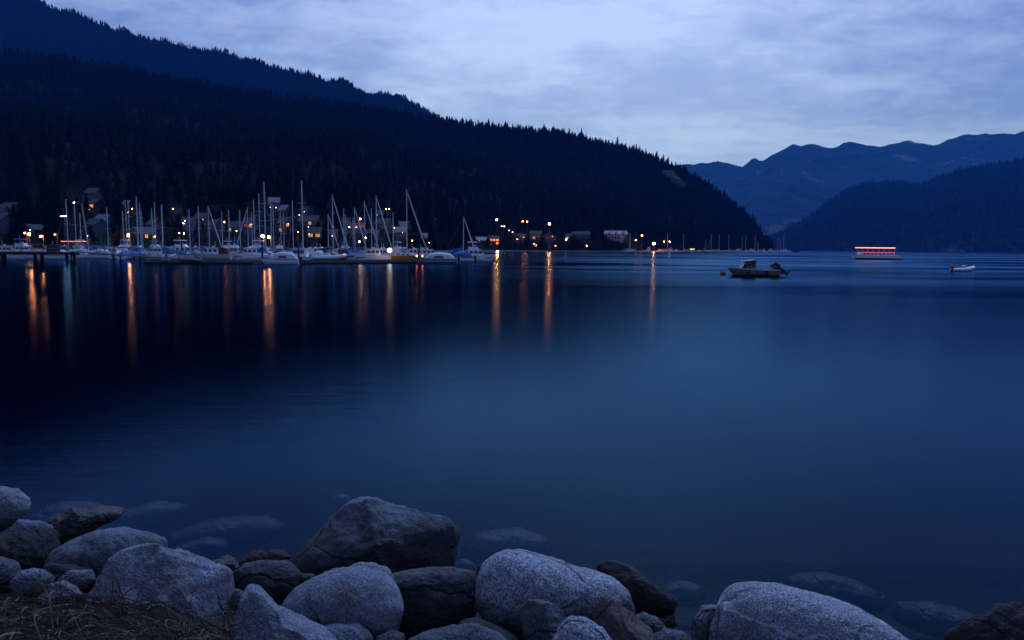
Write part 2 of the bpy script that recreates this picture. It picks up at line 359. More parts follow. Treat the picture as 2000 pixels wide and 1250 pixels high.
# ------------------------------------------------------------------ boulders
RA = .70
def granite(name, lt, dk, cover, warm=(.2, .15, .12), seed=0.0, spk=125., wet=False, vein=None):
    m = bpy.data.materials.new(name); m.use_nodes = True; nt = m.node_tree; b = nt.nodes['Principled BSDF']
    tc = nd(nt, 'ShaderNodeTexCoord'); mp = nd(nt, 'ShaderNodeMapping'); nt.links.new(tc.outputs['Object'], mp.inputs[0])
    mp.inputs['Location'].default_value = (seed*3.7, seed*1.9, seed)
    V = mp.outputs[0]
    s1 = maprange(nt, noi(nt, V, spk, 2, .7), .40, .60, 0, 1, True)
    s2 = maprange(nt, noi(nt, V, spk*.42, 3, .7), .42, .62, 0, 1, True)
    sp = mth(nt, 'ADD', mth(nt, 'MULTIPLY', s1, .6), mth(nt, 'MULTIPLY', s2, .4))
    col = mix(nt, sp, tuple(c*.20*RA for c in lt), tuple(min(1, c*1.45*RA) for c in lt))
    pt1 = noi(nt, V, 2.6, 7, .68, .6)
    k = maprange(nt, mth(nt, 'ADD', mth(nt, 'MULTIPLY', pt1, .78), mth(nt, 'MULTIPLY', s2, .2)), 1-cover-.18, 1-cover-.06, 0, .8, True)
    col = mix(nt, k, col, mix(nt, sp, tuple(c*.5 for c in dk), tuple(c*1.8 for c in dk)))
    k2 = maprange(nt, noi(nt, V, 1.9, 5, .6, 1.0), .54, .70, 0, .3, True)
    col = mix(nt, k2, col, tuple(c*RA*min(1.2, 3*sum(lt)/3) for c in warm))
    vc = nd(nt, 'ShaderNodeTexVoronoi', feature='DISTANCE_TO_EDGE'); vc.inputs['Scale'].default_value = 1.3
    wv = nd(nt, 'ShaderNodeVectorMath', operation='ADD'); nz_ = nd(nt, 'ShaderNodeTexNoise'); nz_.inputs['Scale'].default_value = 3.5; nz_.inputs['Detail'].default_value = 4; nt.links.new(V, nz_.inputs['Vector'])
    sc_ = nd(nt, 'ShaderNodeVectorMath', operation='SCALE'); sc_.inputs['Scale'].default_value = .22; nt.links.new(nz_.outputs['Color'], sc_.inputs[0]); nt.links.new(V, wv.inputs[0]); nt.links.new(sc_.outputs[0], wv.inputs[1]); nt.links.new(wv.outputs[0], vc.inputs['Vector'])
    crk = mth(nt, 'MULTIPLY', maprange(nt, vc.outputs['Distance'], .004, .022, 1, 0, True), maprange(nt, noi(nt, V, 2.2, 3, .5), .46, .58, 0, 1, True))
    col = mix(nt, mth(nt, 'MULTIPLY', crk, .5), col, (.015, .014, .014))
    if vein is not None:      # pale quartz vein wandering along the flank
        so_ = nd(nt, 'ShaderNodeSeparateXYZ'); nt.links.new(tc.outputs['Object'], so_.inputs[0])
        wob = noi(nt, tc.outputs['Object'], 3.2, 4, .6)
        dv = mth(nt, 'ABSOLUTE', mth(nt, 'SUBTRACT', mth(nt, 'ADD', so_.outputs[2], mth(nt, 'MULTIPLY', mth(nt, 'SUBTRACT', wob, .5), .30)), vein))
        col = mix(nt, mth(nt, 'MULTIPLY', maprange(nt, dv, .003, .010, 1, 0, True), .85), col, (.55, .50, .52))
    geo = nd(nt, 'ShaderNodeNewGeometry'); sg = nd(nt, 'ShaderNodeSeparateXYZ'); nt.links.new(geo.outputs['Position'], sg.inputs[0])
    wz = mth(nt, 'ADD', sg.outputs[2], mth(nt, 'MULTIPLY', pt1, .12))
    hb_ = mth(nt, 'MULTIPLY', maprange(nt, mth(nt, 'ADD', sg.outputs[2], mth(nt, 'MULTIPLY', noi(nt, V, 4.5, 6, .7), .55)), .60, .86, 1, 0, True), .8)   # dark stain band, deepened to paint shade into the lower rock
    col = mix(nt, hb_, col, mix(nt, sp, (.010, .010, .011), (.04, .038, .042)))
    wt = maprange(nt, wz, .09, .17, 1, 0, True)     # tide-wetted foot
    col = mix(nt, mth(nt, 'MULTIPLY', wt, .9), col, (.010, .0095, .009))
    nt.links.new(col, b.inputs['Base Color'])
    nt.links.new(maprange(nt, wt, 0, 1, .38 if wet else .88, .35), b.inputs['Roughness']); b.inputs['Specular IOR Level'].default_value = .35
    bn = nd(nt, 'ShaderNodeBump'); bn.inputs['Strength'].default_value = .9; bn.inputs['Distance'].default_value = .016
    hg = mth(nt, 'ADD', mth(nt, 'MULTIPLY', noi(nt, V, 34, 6, .72), .9), mth(nt, 'MULTIPLY', noi(nt, V, 7, 5, .65), 2.6))
    hg = mth(nt, 'SUBTRACT', hg, mth(nt, 'MULTIPLY', crk, 1.6))
    nt.links.new(hg, bn.inputs['Height']); nt.links.new(bn.outputs[0], b.inputs['Normal'])
    return m
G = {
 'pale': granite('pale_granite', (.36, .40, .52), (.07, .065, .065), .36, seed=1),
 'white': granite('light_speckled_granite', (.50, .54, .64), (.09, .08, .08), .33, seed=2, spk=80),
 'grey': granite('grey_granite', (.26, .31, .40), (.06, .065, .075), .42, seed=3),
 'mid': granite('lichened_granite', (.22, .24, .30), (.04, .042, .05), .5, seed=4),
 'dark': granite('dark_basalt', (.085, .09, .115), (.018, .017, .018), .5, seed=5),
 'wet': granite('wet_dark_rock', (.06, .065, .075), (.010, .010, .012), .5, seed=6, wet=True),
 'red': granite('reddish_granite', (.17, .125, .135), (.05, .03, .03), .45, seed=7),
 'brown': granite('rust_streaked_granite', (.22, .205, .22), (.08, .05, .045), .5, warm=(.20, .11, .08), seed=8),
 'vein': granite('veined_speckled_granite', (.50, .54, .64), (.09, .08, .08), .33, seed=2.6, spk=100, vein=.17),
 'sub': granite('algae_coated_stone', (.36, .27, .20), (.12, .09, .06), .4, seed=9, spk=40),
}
def radial(poly, n=128, k=3):
    """distance from the centroid to the outline for n angles, lightly rounded"""
    cx = sum(p[0] for p in poly)/len(poly); cy_ = sum(p[1] for p in poly)/len(poly)
    A = sum(poly[i][0]*poly[(i+1) % len(poly)][1]-poly[(i+1) % len(poly)][0]*poly[i][1] for i in range(len(poly)))/2
    cx = sum((poly[i][0]+poly[(i+1) % len(poly)][0])*(poly[i][0]*poly[(i+1) % len(poly)][1]-poly[(i+1) % len(poly)][0]*poly[i][1]) for i in range(len(poly)))/6/A
    cy_ = sum((poly[i][1]+poly[(i+1) % len(poly)][1])*(poly[i][0]*poly[(i+1) % len(poly)][1]-poly[(i+1) % len(poly)][0]*poly[i][1]) for i in range(len(poly)))/6/A
    out = []
    for q in range(n):
        a = 2*PI*q/n; dx_, dy_ = math.cos(a), -math.sin(a); best = 0
        for i in range(len(poly)):
            x1, y1 = poly[i][0]-cx, poly[i][1]-cy_; x2, y2 = poly[(i+1) % len(poly)][0]-cx, poly[(i+1) % len(poly)][1]-cy_
            ex, ey = x2-x1, y2-y1; det = dx_*(-ey)+dy_*ex
            if abs(det) < 1e-9: continue
            t = (x1*(-ey)+y1*ex)/det; s_ = (dx_*y1-dy_*x1)/det
            if t > 0 and -1e-6 <= s_ <= 1+1e-6: best = max(best, t)
        out.append(best or 1)
    o = np.array(out)
    for _ in range(k): o = (np.roll(o, 1)+2*o+np.roll(o, -1))/4
    return cx, cy_, o
def boulder(name, poly, D, mat, label, depth=.8, n=2.3, rough=.06, facets=0, planes=(), seed=None, group=None, cat='boulder', sub=5, k=3):
    seed = seed if seed is not None else abs(hash(label)) % 1000 if False else len(label)*1.37 + poly[0][0]*.013
    cx, cy_, rad = radial(poly, 144, k)
    c0 = pt(cx, cy_, D); dirv = (c0-EYE); dist = dirv.length; vd = dirv.normalized()
    rt = vd.cross(Vector((0, 0, 1))).normalized(); up_ = rt.cross(vd)
    mpp = dist / FPX * (abs(vd.dot(CM @ Vector((0, 0, -1)))))
    bm = bmesh.new(); bmesh.ops.create_icosphere(bm, subdivisions=sub+1 if sub < 5 else 6, radius=1)
    T = depth * float(np.mean(rad)) * mpp
    rr = random.Random(int(seed*100)); cuts = list(planes)
    for _ in range(facets):
        v_ = Vector((rr.uniform(-1, 1), rr.uniform(-.5, 1), rr.uniform(-1.2, .4))).normalized(); cuts.append((tuple(v_), rr.uniform(.66, .86)))
    mean = float(np.mean(rad)) * mpp; na = len(rad)
    for v in bm.verts:
        a, b, c_ = v.co
        for (nx, ny, nz), off in cuts:
            nn = Vector((nx, ny, nz)).normalized(); p = Vector((a, b, c_)); dd = p.dot(nn) - off
            if dd > 0: p -= nn*dd*.97; a, b, c_ = p
        m = math.hypot(a, b)
        th = (math.atan2(b, a) % (2*PI)) / (2*PI) * na; i0 = int(th) % na; fr = th-int(th)
        r_ = rad[i0]*(1-fr)+rad[(i0+1) % na]*fr
        m0 = math.sqrt(max(1e-12, m*m)); kk = (m0**n + abs(c_)**n) ** (-1/n) * math.sqrt(m*m+c_*c_) if (m0+abs(c_)) > 0 else 1
        kk = kk * 1.0
        sx, sy, sz = a*kk*r_*mpp, b*kk*r_*mpp, c_*kk*T
        q = Vector((sx, sy, sz))/mean
        d1 = noise.fractal(q*1.1+Vector((seed, 0, 0)), 1, 2, 3)*rough*1.3
        rd = noise.ridged_multi_fractal(q*2.2+Vector((0, seed, 0)), 1, 2.1, 4, 1, 2)
        d2 = (rd-1.2)*rough*.42
        d3 = noise.fractal(q*7+Vector((0, 0, seed)), .8, 2.1, 4)*rough*.42
        q2 = Vector((sx, sy, sz)).normalized()*mean*(d1+d2+d3)
        w_ = rt*(sx+q2.x) + up_*(sy+q2.y) + vd*(sz+q2.z)
        v.co = w_
    me = bpy.data.meshes.new(name); bm.to_mesh(me); bm.free(); me.materials.append(G[mat])
    me.polygons.foreach_set('use_smooth', [True]*len(me.polygons))
    o = bpy.data.objects.new(name, me); C.objects.link(o); o.location = c0
    return tag(o, label, cat, group)
SH = 'boulders along the shore'
B_ = [
 ([(-60,965),(0,953),(30,962),(47,985),(45,1005),(30,1025),(0,1038),(-60,1035)], 5.7, 'pale', 'grey egg-shaped boulder cut by the left edge, topmost of the left rocks', dict(depth=1)),
 ([(82,1012),(100,1000),(145,991),(190,996),(215,1000),(238,1010),(225,1026),(180,1038),(140,1056),(100,1060),(84,1030)], 6.3, 'wet', 'black wet rough rock lying at the water edge on the left', dict(depth=.8, rough=.09, facets=5)),
 ([(12,1045),(40,1012),(75,1020),(99,1037),(98,1062),(20,1065)], 5.4, 'grey', 'small grey rock tucked under the egg-shaped boulder', dict(facets=3)),
 ([(-60,1050),(0,1043),(60,1044),(100,1052),(104,1115),(20,1125),(-60,1120)], 5.1, 'dark', 'dark brown blocky rock at the left edge below the egg-shaped boulder', dict(n=3.2, facets=4)),
 ([(105,1085),(118,1060),(140,1048),(185,1034),(215,1031),(250,1038),(280,1050),(312,1072),(320,1130),(200,1160),(140,1130),(108,1105)], 5.1, 'grey', 'smooth rounded blue-grey boulder behind the big angular one on the left', dict(depth=.9)),
 ([(148,1200),(180,1160),(203,1130),(218,1095),(228,1075),(260,1064),(312,1066),(332,1080),(352,1079),(395,1100),(430,1128),(447,1143),(445,1185),(425,1235),(360,1280),(270,1280),(212,1222),(170,1210)], 4.3, 'pale', 'large angular grey granite boulder, biggest of the left group',
   dict(depth=.75, n=2.5, rough=.06, k=1, planes=[((-.42,.38,-.82), .60), ((.52,.16,-.84), .60), ((.62,.7,-.35), .80), ((.1,-.5,-.86), .66)])),
 ([(-60,1085),(0,1092),(30,1112),(36,1152),(0,1165),(-60,1165)], 4.6, 'mid', 'dull grey rock at the left edge beside the small round stone', dict(facets=4)),
 ([(26,1128),(45,1112),(65,1110),(86,1119),(101,1138),(96,1156),(60,1166),(33,1156)], 4.5, 'grey', 'small round grey stone by the dry grass on the left', dict(depth=1)),
 ([(73,1172),(98,1133),(120,1135),(146,1155),(153,1172),(132,1188),(85,1188)], 4.35, 'pale', 'flat pale stone at the top of the dry grass bank', dict(facets=4, n=2.8)),
 ([(97,1100),(105,1092),(170,1111),(183,1120),(180,1150),(150,1152),(110,1130)], 4.75, 'dark', 'dark slab-like stone between the round stone and angular boulder', dict(n=3, facets=4)),
 ([(116,1128),(140,1113),(175,1119),(183,1138),(160,1156),(120,1150)], 4.55, 'grey', 'small grey stone leaning against the angular boulder', dict(facets=2)),
 ([(400,1104),(415,1088),(440,1084),(460,1094),(466,1135),(430,1145),(405,1125)], 5.3, 'wet', 'small black weedy rock right of the angular boulder', dict(rough=.14, facets=4)),
 ([(461,1110),(470,1092),(490,1079),(512,1076),(530,1086),(540,1110),(500,1120)], 5.7, 'red', 'dull reddish stone behind the rounded brown-grey boulder', dict()),
 ([(511,1085),(530,1073),(555,1077),(567,1090),(556,1110),(520,1108)], 5.5, 'red', 'pinkish small stone beside the reddish one at the water', dict(depth=1)),
 ([(462,1125),(465,1108),(482,1098),(520,1094),(560,1102),(589,1130),(580,1160),(545,1185),(500,1180),(468,1155)], 4.9, 'mid', 'rounded brown-grey boulder above the pointed rock', dict(depth=.9)),
 ([(571,1115),(576,1088),(590,1068),(605,1058),(630,1035),(650,1010),(675,985),(700,974),(735,977),(790,995),(850,1010),(885,1025),(898,1050),(892,1085),(882,1118),(800,1135),(700,1140),(600,1130)], 5.7, 'grey', 'largest grey boulder rising from the water at centre left',
   dict(depth=.8, n=2.5, rough=.075, k=2, planes=[((-.5,.35,-.8), .66), ((.30,.52,-.8), .64), ((.45,-.25,-.86), .66), ((-.3,-.5,-.8), .70)])),
 ([(450,1290),(455,1245),(462,1210),(472,1172),(489,1140),(509,1143),(540,1180),(580,1207),(640,1242),(675,1290)], 3.75, 'pale', 'pointed angular grey rock at the bottom edge with a pale tip',
   dict(depth=.8, k=1, n=2.6, planes=[((-.3,.3,-.9), .66), ((.6,.5,-.6), .70), ((-.1,.9,-.4), .80)])),
 ([(668,1110),(700,1100),(732,1100),(757,1111),(778,1150),(770,1190),(700,1170)], 4.6, 'pale', 'pale boulder peeping out behind the smooth rounded boulder', dict()),
 ([(550,1180),(556,1165),(578,1143),(608,1125),(650,1113),(700,1112),(750,1124),(780,1158),(787,1200),(772,1246),(700,1262),(600,1228),(560,1203)], 4.15, 'pale', 'smooth rounded grey boulder in the bottom row at centre left', dict(depth=.95, rough=.035)),
 ([(752,1132),(770,1120),(800,1114),(880,1112),(926,1119),(936,1140),(935,1190),(915,1225),(800,1240),(765,1200)], 4.75, 'mid', 'dark flat-topped block between two rounded boulders', dict(n=3.2, depth=.8)),
 ([(926,1180),(930,1130),(945,1097),(975,1080),(1020,1079),(1060,1089),(1130,1107),(1190,1124),(1226,1150),(1246,1192),(1200,1220),(1100,1230),(1010,1246),(950,1228)], 4.55, 'white', 'long pale speckled boulder at the centre of the shore', dict(depth=.9, rough=.04)),
 ([(1160,1112),(1190,1100),(1230,1108),(1290,1140),(1327,1166),(1316,1190),(1270,1206),(1220,1200),(1180,1150)], 5.2, 'red', 'dark reddish-brown rock in the water right of the pale speckled boulder', dict(depth=.7, facets=3)),
 ([(1014,1192),(1030,1177),(1070,1178),(1100,1195),(1112,1218),(1100,1280),(1030,1280)], 4.0, 'mid', 'dark angular block in front of the pale speckled boulder', dict(n=3, k=1, planes=[((-.3,.2,-.93), .66), ((.55,.35,-.75), .70)])),
 ([(1074,1258),(1095,1220),(1115,1207),(1150,1212),(1180,1230),(1204,1262),(1195,1310),(1080,1310)], 3.65, 'white', 'pale dome-shaped stone at the bottom edge beside the dark block', dict()),
 ([(1158,1212),(1162,1190),(1175,1171),(1200,1180),(1240,1200),(1272,1225),(1295,1265),(1220,1290),(1165,1250)], 4.0, 'brown', 'rust-streaked wedge of rock beside the pale dome-shaped stone', dict(k=1, planes=[((-.5,.3,-.8), .62), ((.5,.6,-.6), .66)])),
 ([(1232,1212),(1255,1198),(1280,1204),(1302,1222),(1300,1252),(1260,1255)], 4.3, 'pale', 'small pale round stone behind the rust-streaked wedge', dict()),
 ([(1270,1250),(1298,1231),(1335,1233),(1356,1255),(1350,1290),(1280,1290)], 4.05, 'grey', 'low blue-grey stone at the bottom edge in the gap', dict(depth=1)),
 ([(1350,1262),(1354,1215),(1371,1187),(1400,1185),(1421,1195),(1416,1240),(1405,1290),(1355,1290)], 4.25, 'white', 'upright speckled stone leaning on the big bottom right boulder', dict(n=3, planes=[((.6,.1,-.8), .68)])),
 ([(1394,1290),(1400,1225),(1412,1195),(1428,1178),(1470,1164),(1520,1158),(1600,1162),(1650,1171),(1680,1181),(1722,1195),(1770,1222),(1804,1262),(1800,1330),(1500,1340),(1400,1330)], 4.0, 'vein', 'broad pale blue-grey boulder at bottom right with a quartz vein', dict(depth=.8, rough=.045, n=2.5)),
 ([(1850,1310),(1868,1252),(1900,1220),(1950,1196),(2000,1181),(2080,1170),(2120,1300)], 4.1, 'dark', 'dark rough rock in the bottom right corner', dict(rough=.1, facets=4)),
 ([(893,1222),(905,1212),(930,1210),(975,1225),(1010,1245),(1030,1280),(930,1280)], 4.1, 'dark', 'dark greenish slab behind the low brownish boulder', dict(n=3, facets=3)),
 ([(775,1275),(800,1245),(840,1233),(885,1224),(930,1222),(970,1236),(998,1260),(1000,1310),(780,1310)], 3.75, 'mid', 'low brownish boulder at the bottom edge near the centre', dict()),
 ([(615,1240),(630,1222),(660,1217),(700,1222),(727,1248),(730,1300),(640,1300)], 3.85, 'grey', 'low blue-grey stone at the foot of the smooth rounded boulder', dict()),
 ([(724,1262),(735,1242),(762,1232),(790,1242),(798,1290),(735,1290)], 3.9, 'mid', 'small dark stone between two low stones at the bottom edge', dict()),
 ([(430,1165),(445,1150),(465,1148),(478,1165),(470,1200),(440,1205)], 4.5, 'grey', 'small stone in the gap beside the pointed rock', dict(facets=3)),
 ([(560,1128),(580,1121),(612,1123),(620,1140),(590,1150)], 5.0, 'pale', 'sliver of pale stone between two rounded boulders', dict()),
 ([(590,1250),(610,1230),(640,1225),(650,1255),(620,1290)], 4.1, 'mid', 'brown stone chip under the smooth rounded boulder', dict()),
 ([(925,1120),(935,1105),(955,1103),(960,1125),(940,1135)], 5.3, 'red', 'dark red stone at the water behind the flat-topped block', dict()),
]
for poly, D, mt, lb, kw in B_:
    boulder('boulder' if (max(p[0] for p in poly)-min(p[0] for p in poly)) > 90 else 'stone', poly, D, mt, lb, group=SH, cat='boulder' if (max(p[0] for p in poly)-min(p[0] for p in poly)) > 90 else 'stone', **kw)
# quartz vein on the broad boulder is laid on further down
def ell(cx, cy_, rx, ry, n=14, j=.12, seed=1):
    r_ = random.Random(seed); return [(cx+rx*(1+r_.uniform(-j, j))*math.cos(2*PI*k/n), cy_-ry*(1+r_.uniform(-j, j))*math.sin(2*PI*k/n)) for k in range(n)]
SUB = [(132,1004,62,24,'faint sunken stone behind the black wet rock',-.16),(288,1012,76,30,'large sunken stone under water right of the black wet rock',-.24),
       (440,1045,120,34,'broad sunken slab under water between left group and largest boulder',-.30),(395,1075,55,24,'sunken stone near the weedy rock',-.22),
       (990,1070,98,38,'tan sunken boulder visible under water behind the pale speckled boulder',-.15),(1335,1162,42,26,'dim sunken stone off the reddish-brown rock',-.12),
       (1630,1158,92,34,'faint brownish sunken boulder behind the bottom right boulder',-.22),(1840,1215,95,34,'dim greenish sunken boulder near the bottom right corner',-.14),
       (664,976,22,11,'small pink sunken stone left of the largest boulder top',-.14),(905,1108,24,16,'small reddish sunken stone right of the largest boulder',-.10)]
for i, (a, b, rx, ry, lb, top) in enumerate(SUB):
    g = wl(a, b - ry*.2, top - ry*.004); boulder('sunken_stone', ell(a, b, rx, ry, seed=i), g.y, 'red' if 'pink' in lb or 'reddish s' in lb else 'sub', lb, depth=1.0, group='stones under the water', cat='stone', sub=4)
# ------------------------------------------------------------------ forest
def tree_z(h, px, D): return h.z(px, D)
def conifer_tris(rs, tiers, pts, seg_noise=.25):
    """unit conifer (height 1, base radius 1): jagged drooping skirts"""
    V = []; F = []
    for k in range(tiers):
        t = k / tiers; zt = .10 + .90 * min(1, (t + 1.7/tiers)); zt = min(zt, 1.0); zb = .10 + .90 * t
        rb = (1 - t) ** .85 * (1 + rs.uniform(-.12, .12)); o = len(V)
        V.append((rs.uniform(-.03, .03), rs.uniform(-.03, .03), zt)); a0 = rs.uniform(0, 6)
        for q in range(pts*2):
            a = a0 + PI*q/pts; r = rb * ((1 + rs.uniform(-seg_noise, seg_noise)) if q % 2 == 0 else .55*(1 + rs.uniform(-.2, .2)))
            V.append((r*math.cos(a), r*math.sin(a), zb + (rs.uniform(-.025, .01) if q % 2 == 0 else .035)))
        for q in range(pts*2): F.append((o, o+1+q, o+1+(q+1) % (pts*2)))
    return np.array(V), np.array(F)
NEEDLE = pm('conifer_needles', (.005, .011, .009), 1, var=.5, scale=.4, spec=.0)
NEEDLE2 = pm('distant_conifer_needles', (.0055, .010, .009), 1, var=.5, scale=.02, spec=.0)
BARK = pm('conifer_bark', (.05, .038, .03), .95, spec=.1)
LEAF = pm('shrub_leaves', (.022, .032, .014), .9, var=.5, scale=1, spec=.1)
HOUSES = []        # (x, y, radius) kept clear of trees
def forest(name, hill, N, trange, hrange, pxr, tiers, pts, mat, label, wr=.23, zmin=1.5, clear=True, seed=1, rough=0):
    r = np.random.default_rng(seed); rs = random.Random(seed)
    prot = [conifer_tris(rs, tiers, pts) for _ in range(6)]
    Vs = []; Fs = []; off = 0; cnt = 0; tries = 0
    while cnt < N and tries < N*6:
        tries += 1
        px = r.uniform(*pxr); b = interp(hill.cols, hill.base, px); c = interp(hill.cols, hill.crest, px)
        t = r.uniform(*trange); D = b + t*(c-b)
        if r.uniform() > D / c / 1.15: continue
        x = gx_fast(px, D)
        if clear and any((x-a)**2 + (D-b_)**2 < q*q or (abs(x-a*D/b_) < q*(.42 if q < 20 else .9) and 0 < b_-D < 45) for a, b_, q in HOUSES): continue
        z = hill.z(px, D)
        if z < zmin: continue
        if rough: z += rough * noise.fractal(Vector((x/rough/5, D/rough/5, 2)), .8, 2.2, 4)
        H = r.uniform(*hrange) * (1 if r.uniform() > .12 else 1.3); Wd = H * wr * r.uniform(.75, 1.25)
        V, F = prot[r.integers(6)]; a = r.uniform(0, 6.28); ca, sa = math.cos(a), math.sin(a)
        W_ = np.empty_like(V); W_[:, 0] = (V[:, 0]*ca - V[:, 1]*sa)*Wd + x; W_[:, 1] = (V[:, 0]*sa + V[:, 1]*ca)*Wd + D
        W_[:, 2] = V[:, 2]*H + z - .5
        Vs.append(W_); Fs.append(F+off); off += len(V); cnt += 1
    V = np.concatenate(Vs); F = np.concatenate(Fs); me = bpy.data.meshes.new(name)
    me.vertices.add(len(V)); me.vertices.foreach_set('co', V.reshape(-1).astype(np.float32))
    me.loops.add(len(F)*3); me.loops.foreach_set('vertex_index', F.reshape(-1).astype(np.int32))
    me.polygons.add(len(F)); me.polygons.foreach_set('loop_start', np.arange(0, len(F)*3, 3, dtype=np.int32))
    me.update(calc_edges=True); me.materials.append(mat)
    o = bpy.data.objects.new(name, me); C.objects.link(o); return tag(o, label, 'forest', kind='stuff')

# single conifers: five models, each trunk + crown, copied
def conifer_model(seed):
    rs = random.Random(seed); V, F = conifer_tris(rs, 17, 9, .38)
    m = MB(); m.add([(x*.19*20, y*.19*20, z*20) for x, y, z in V], [tuple(int(i) for i in f) for f in F])
    t = MB(); t.tube((0, 0, -1.5), (0, 0, 19), .32, .05, 7)
    return m, t
PROT = []
def conifer(x, y, z, H, label, group, w=1.0, idx=None):
    global PROT
    k = random.randrange(5) if idx is None else idx
    r0 = thing('conifer', label, 'tree', (x, y, z), random.uniform(0, 6), group)
    if len(PROT) < 5:
        k = len(PROT); m, t = conifer_model(k+11)
        tr = t.build('trunk', BARK, r0); cr = m.build('crown', NEEDLE, r0); PROT.append((tr, cr))
    else:
        for src in PROT[k]:
            c = src.copy(); C.objects.link(c); c.parent = r0
    r0.scale = (H/20*w, H/20*w, H/20)
    return r0

# ------------------------------------------------------------------ houses on the hillside
WL = em('warm_lit_window', (1, .42, .13), .8); WL2 = em('orange_lit_window', (1, .20, .05), 1.8); COOL = em('cool_lit_window', (.8, .9, 1), 1.6)
SID = {'blue': pm('blue_grey_siding', (.03, .05, .085), .8), 'grey': pm('grey_siding', (.04, .045, .055), .8), 'white': pm('white_siding', (.26, .28, .33), .8),
       'brown': pm('brown_cedar_siding', (.05, .032, .03), .85), 'red': pm('reddish_siding', (.085, .04, .035), .85), 'dark': pm('dark_siding', (.05, .055, .065), .85), 'tan': pm('tan_siding', (.055, .045, .04), .85)}
ROOFM = pm('grey_shingle_roof', (.03, .033, .042), .9, bump=.4); ROOFD = pm('dark_shingle_roof', (.035, .035, .04), .9, bump=.4); ROOFL = pm('pale_metal_roof', (.09, .10, .125), .6)
TRIM = pm('white_trim', (.42, .44, .50), .6); DOORM = pm('dark_door', (.05, .04, .04), .6); CHIMM = pm('chimney_stone', (.30, .30, .31), .9, bump=.5)
FOUND = pm('concrete_footing', (.11, .11, .11), .95)
PORCH = em('porch_bulb_glow', (1, .50, .20), 26); PORCH2 = em('pale_porch_glow', (.9, .9, 1), 14)
def house(px, py, wpx, hst, label, side='grey', roof=ROOFM, lit=(), flat=False, chim=False, deck=True, yaw=None, litm=None, cols=None, depth=8.5, D=None, dormer=0, gable_front=False):
    D = near.hit(px, py) if D is None else D
    wpx = wpx*.84; x = gx(px, D); z0 = pt(px, py, D).z; Wd = wpx*D/FPX; H = 2.35*hst
    yaw = random.uniform(-.25, .25) if yaw is None else yaw
    r0 = thing('house', label, 'house', (x, D, z0), yaw, 'houses on the hillside')
    Lh = Wd; Dh = depth; y0 = -Dh/2; y1 = Dh/2; rh = .55 if flat else (.30*Dh if not gable_front else .26*Lh)
    m = MB()
    if flat: m.box(-Lh/2, Lh/2, y0, y1, -3.5, H)
    elif gable_front:
        pr = [(-Lh/2, -3.5), (Lh/2, -3.5), (Lh/2, H), (0, H+rh), (-Lh/2, H)]
        m.fr([(a, y1, b) for a, b in pr], [(a, y0, b) for a, b in pr])
    else:
        pr = [(y0, -3.5), (y1, -3.5), (y1, H), (0, H+rh), (y0, H)]
        m.fr([(-Lh/2, a, b) for a, b in pr], [(Lh/2, a, b) for a, b in pr])
    m.build('wall', SID[side], r0)
    m = MB(); e = .55
    if flat: m.box(-Lh/2-e, Lh/2+e, y0-e, y1+e, H+.004, H+.30)
    elif gable_front:
        for s_ in (-1, 1):
            sl = rh/(Lh/2); a0 = (s_*(Lh/2+e), H-e*sl+.02); a1 = (0, H+rh+.02)
            q = [a0, a1, (a1[0], a1[1]+.22), (a0[0], a0[1]+.22)]
            m.fr([(a, y1+e, b) for a, b in q], [(a, y0-e, b) for a, b in q])
    else:
        for s_ in (-1, 1):
            sl = rh/(Dh/2); a0 = (s_*(Dh/2+e), H-e*sl+.02); a1 = (0, H+rh+.02)
            q = [a0, a1, (a1[0], a1[1]+.22), (a0[0], a0[1]+.22)]
            m.fr([(-Lh/2-e, a, b) for a, b in q], [(Lh/2+e, a, b) for a, b in q])
    ro = m.build('roof', roof, r0)
    if chim:
        cx = -Lh*.12; MB().box(cx-.55, cx+.55, -.6, .6, H*.6, H+rh+1.3).build('chimney', CHIMM, ro)
    for k in range(dormer):
        dx_ = -Lh*.3 + k*Lh*.6/max(1, dormer-1) + (.8 if chim else 0); dm = MB()
        pr = [(dx_-1.1, H+.25*rh), (dx_+1.1, H+.25*rh), (dx_+1.1, H+.62*rh), (dx_, H+.98*rh), (dx_-1.1, H+.62*rh)]
        dm.fr([(a, -.3, b) for a, b in pr], [(a, y0*.82, b) for a, b in pr]); dm.build('dormer', TRIM, ro)
    nc = cols or max(2, int(Lh/3.2)); n_ = 0
    for fl in range(hst):
        for k in range(nc):
            cx = -Lh/2 + Lh*(k+.5)/nc; zz = fl*2.35+.7; ww = min(1.0, Lh/nc*.36); hh = .72
            if fl == 0 and k == nc//2:
                MB().box(cx-.5, cx+.5, y0-.05, y0+.02, .05, 2.15).build('door', DOORM, r0); continue
            fr = MB()
            for (a0, a1, b0, b1) in ((cx-ww-.1, cx+ww+.1, zz-.1, zz), (cx-ww-.1, cx+ww+.1, zz+hh*2, zz+hh*2+.1), (cx-ww-.1, cx-ww, zz, zz+hh*2), (cx+ww, cx+ww+.1, zz, zz+hh*2), (cx-.03, cx+.03, zz, zz+hh*2)):
                fr.box(a0, a1, y0-.09, y0+.01, b0, b1)
            w_ = fr.build('window', TRIM, r0); lit_ = (fl, k) in lit
            MB().box(cx-ww, cx+ww, y0-.04, y0-.005, zz, zz+hh*2).build('pane', (litm or WL) if lit_ else DGLASS, w_); n_ += 1
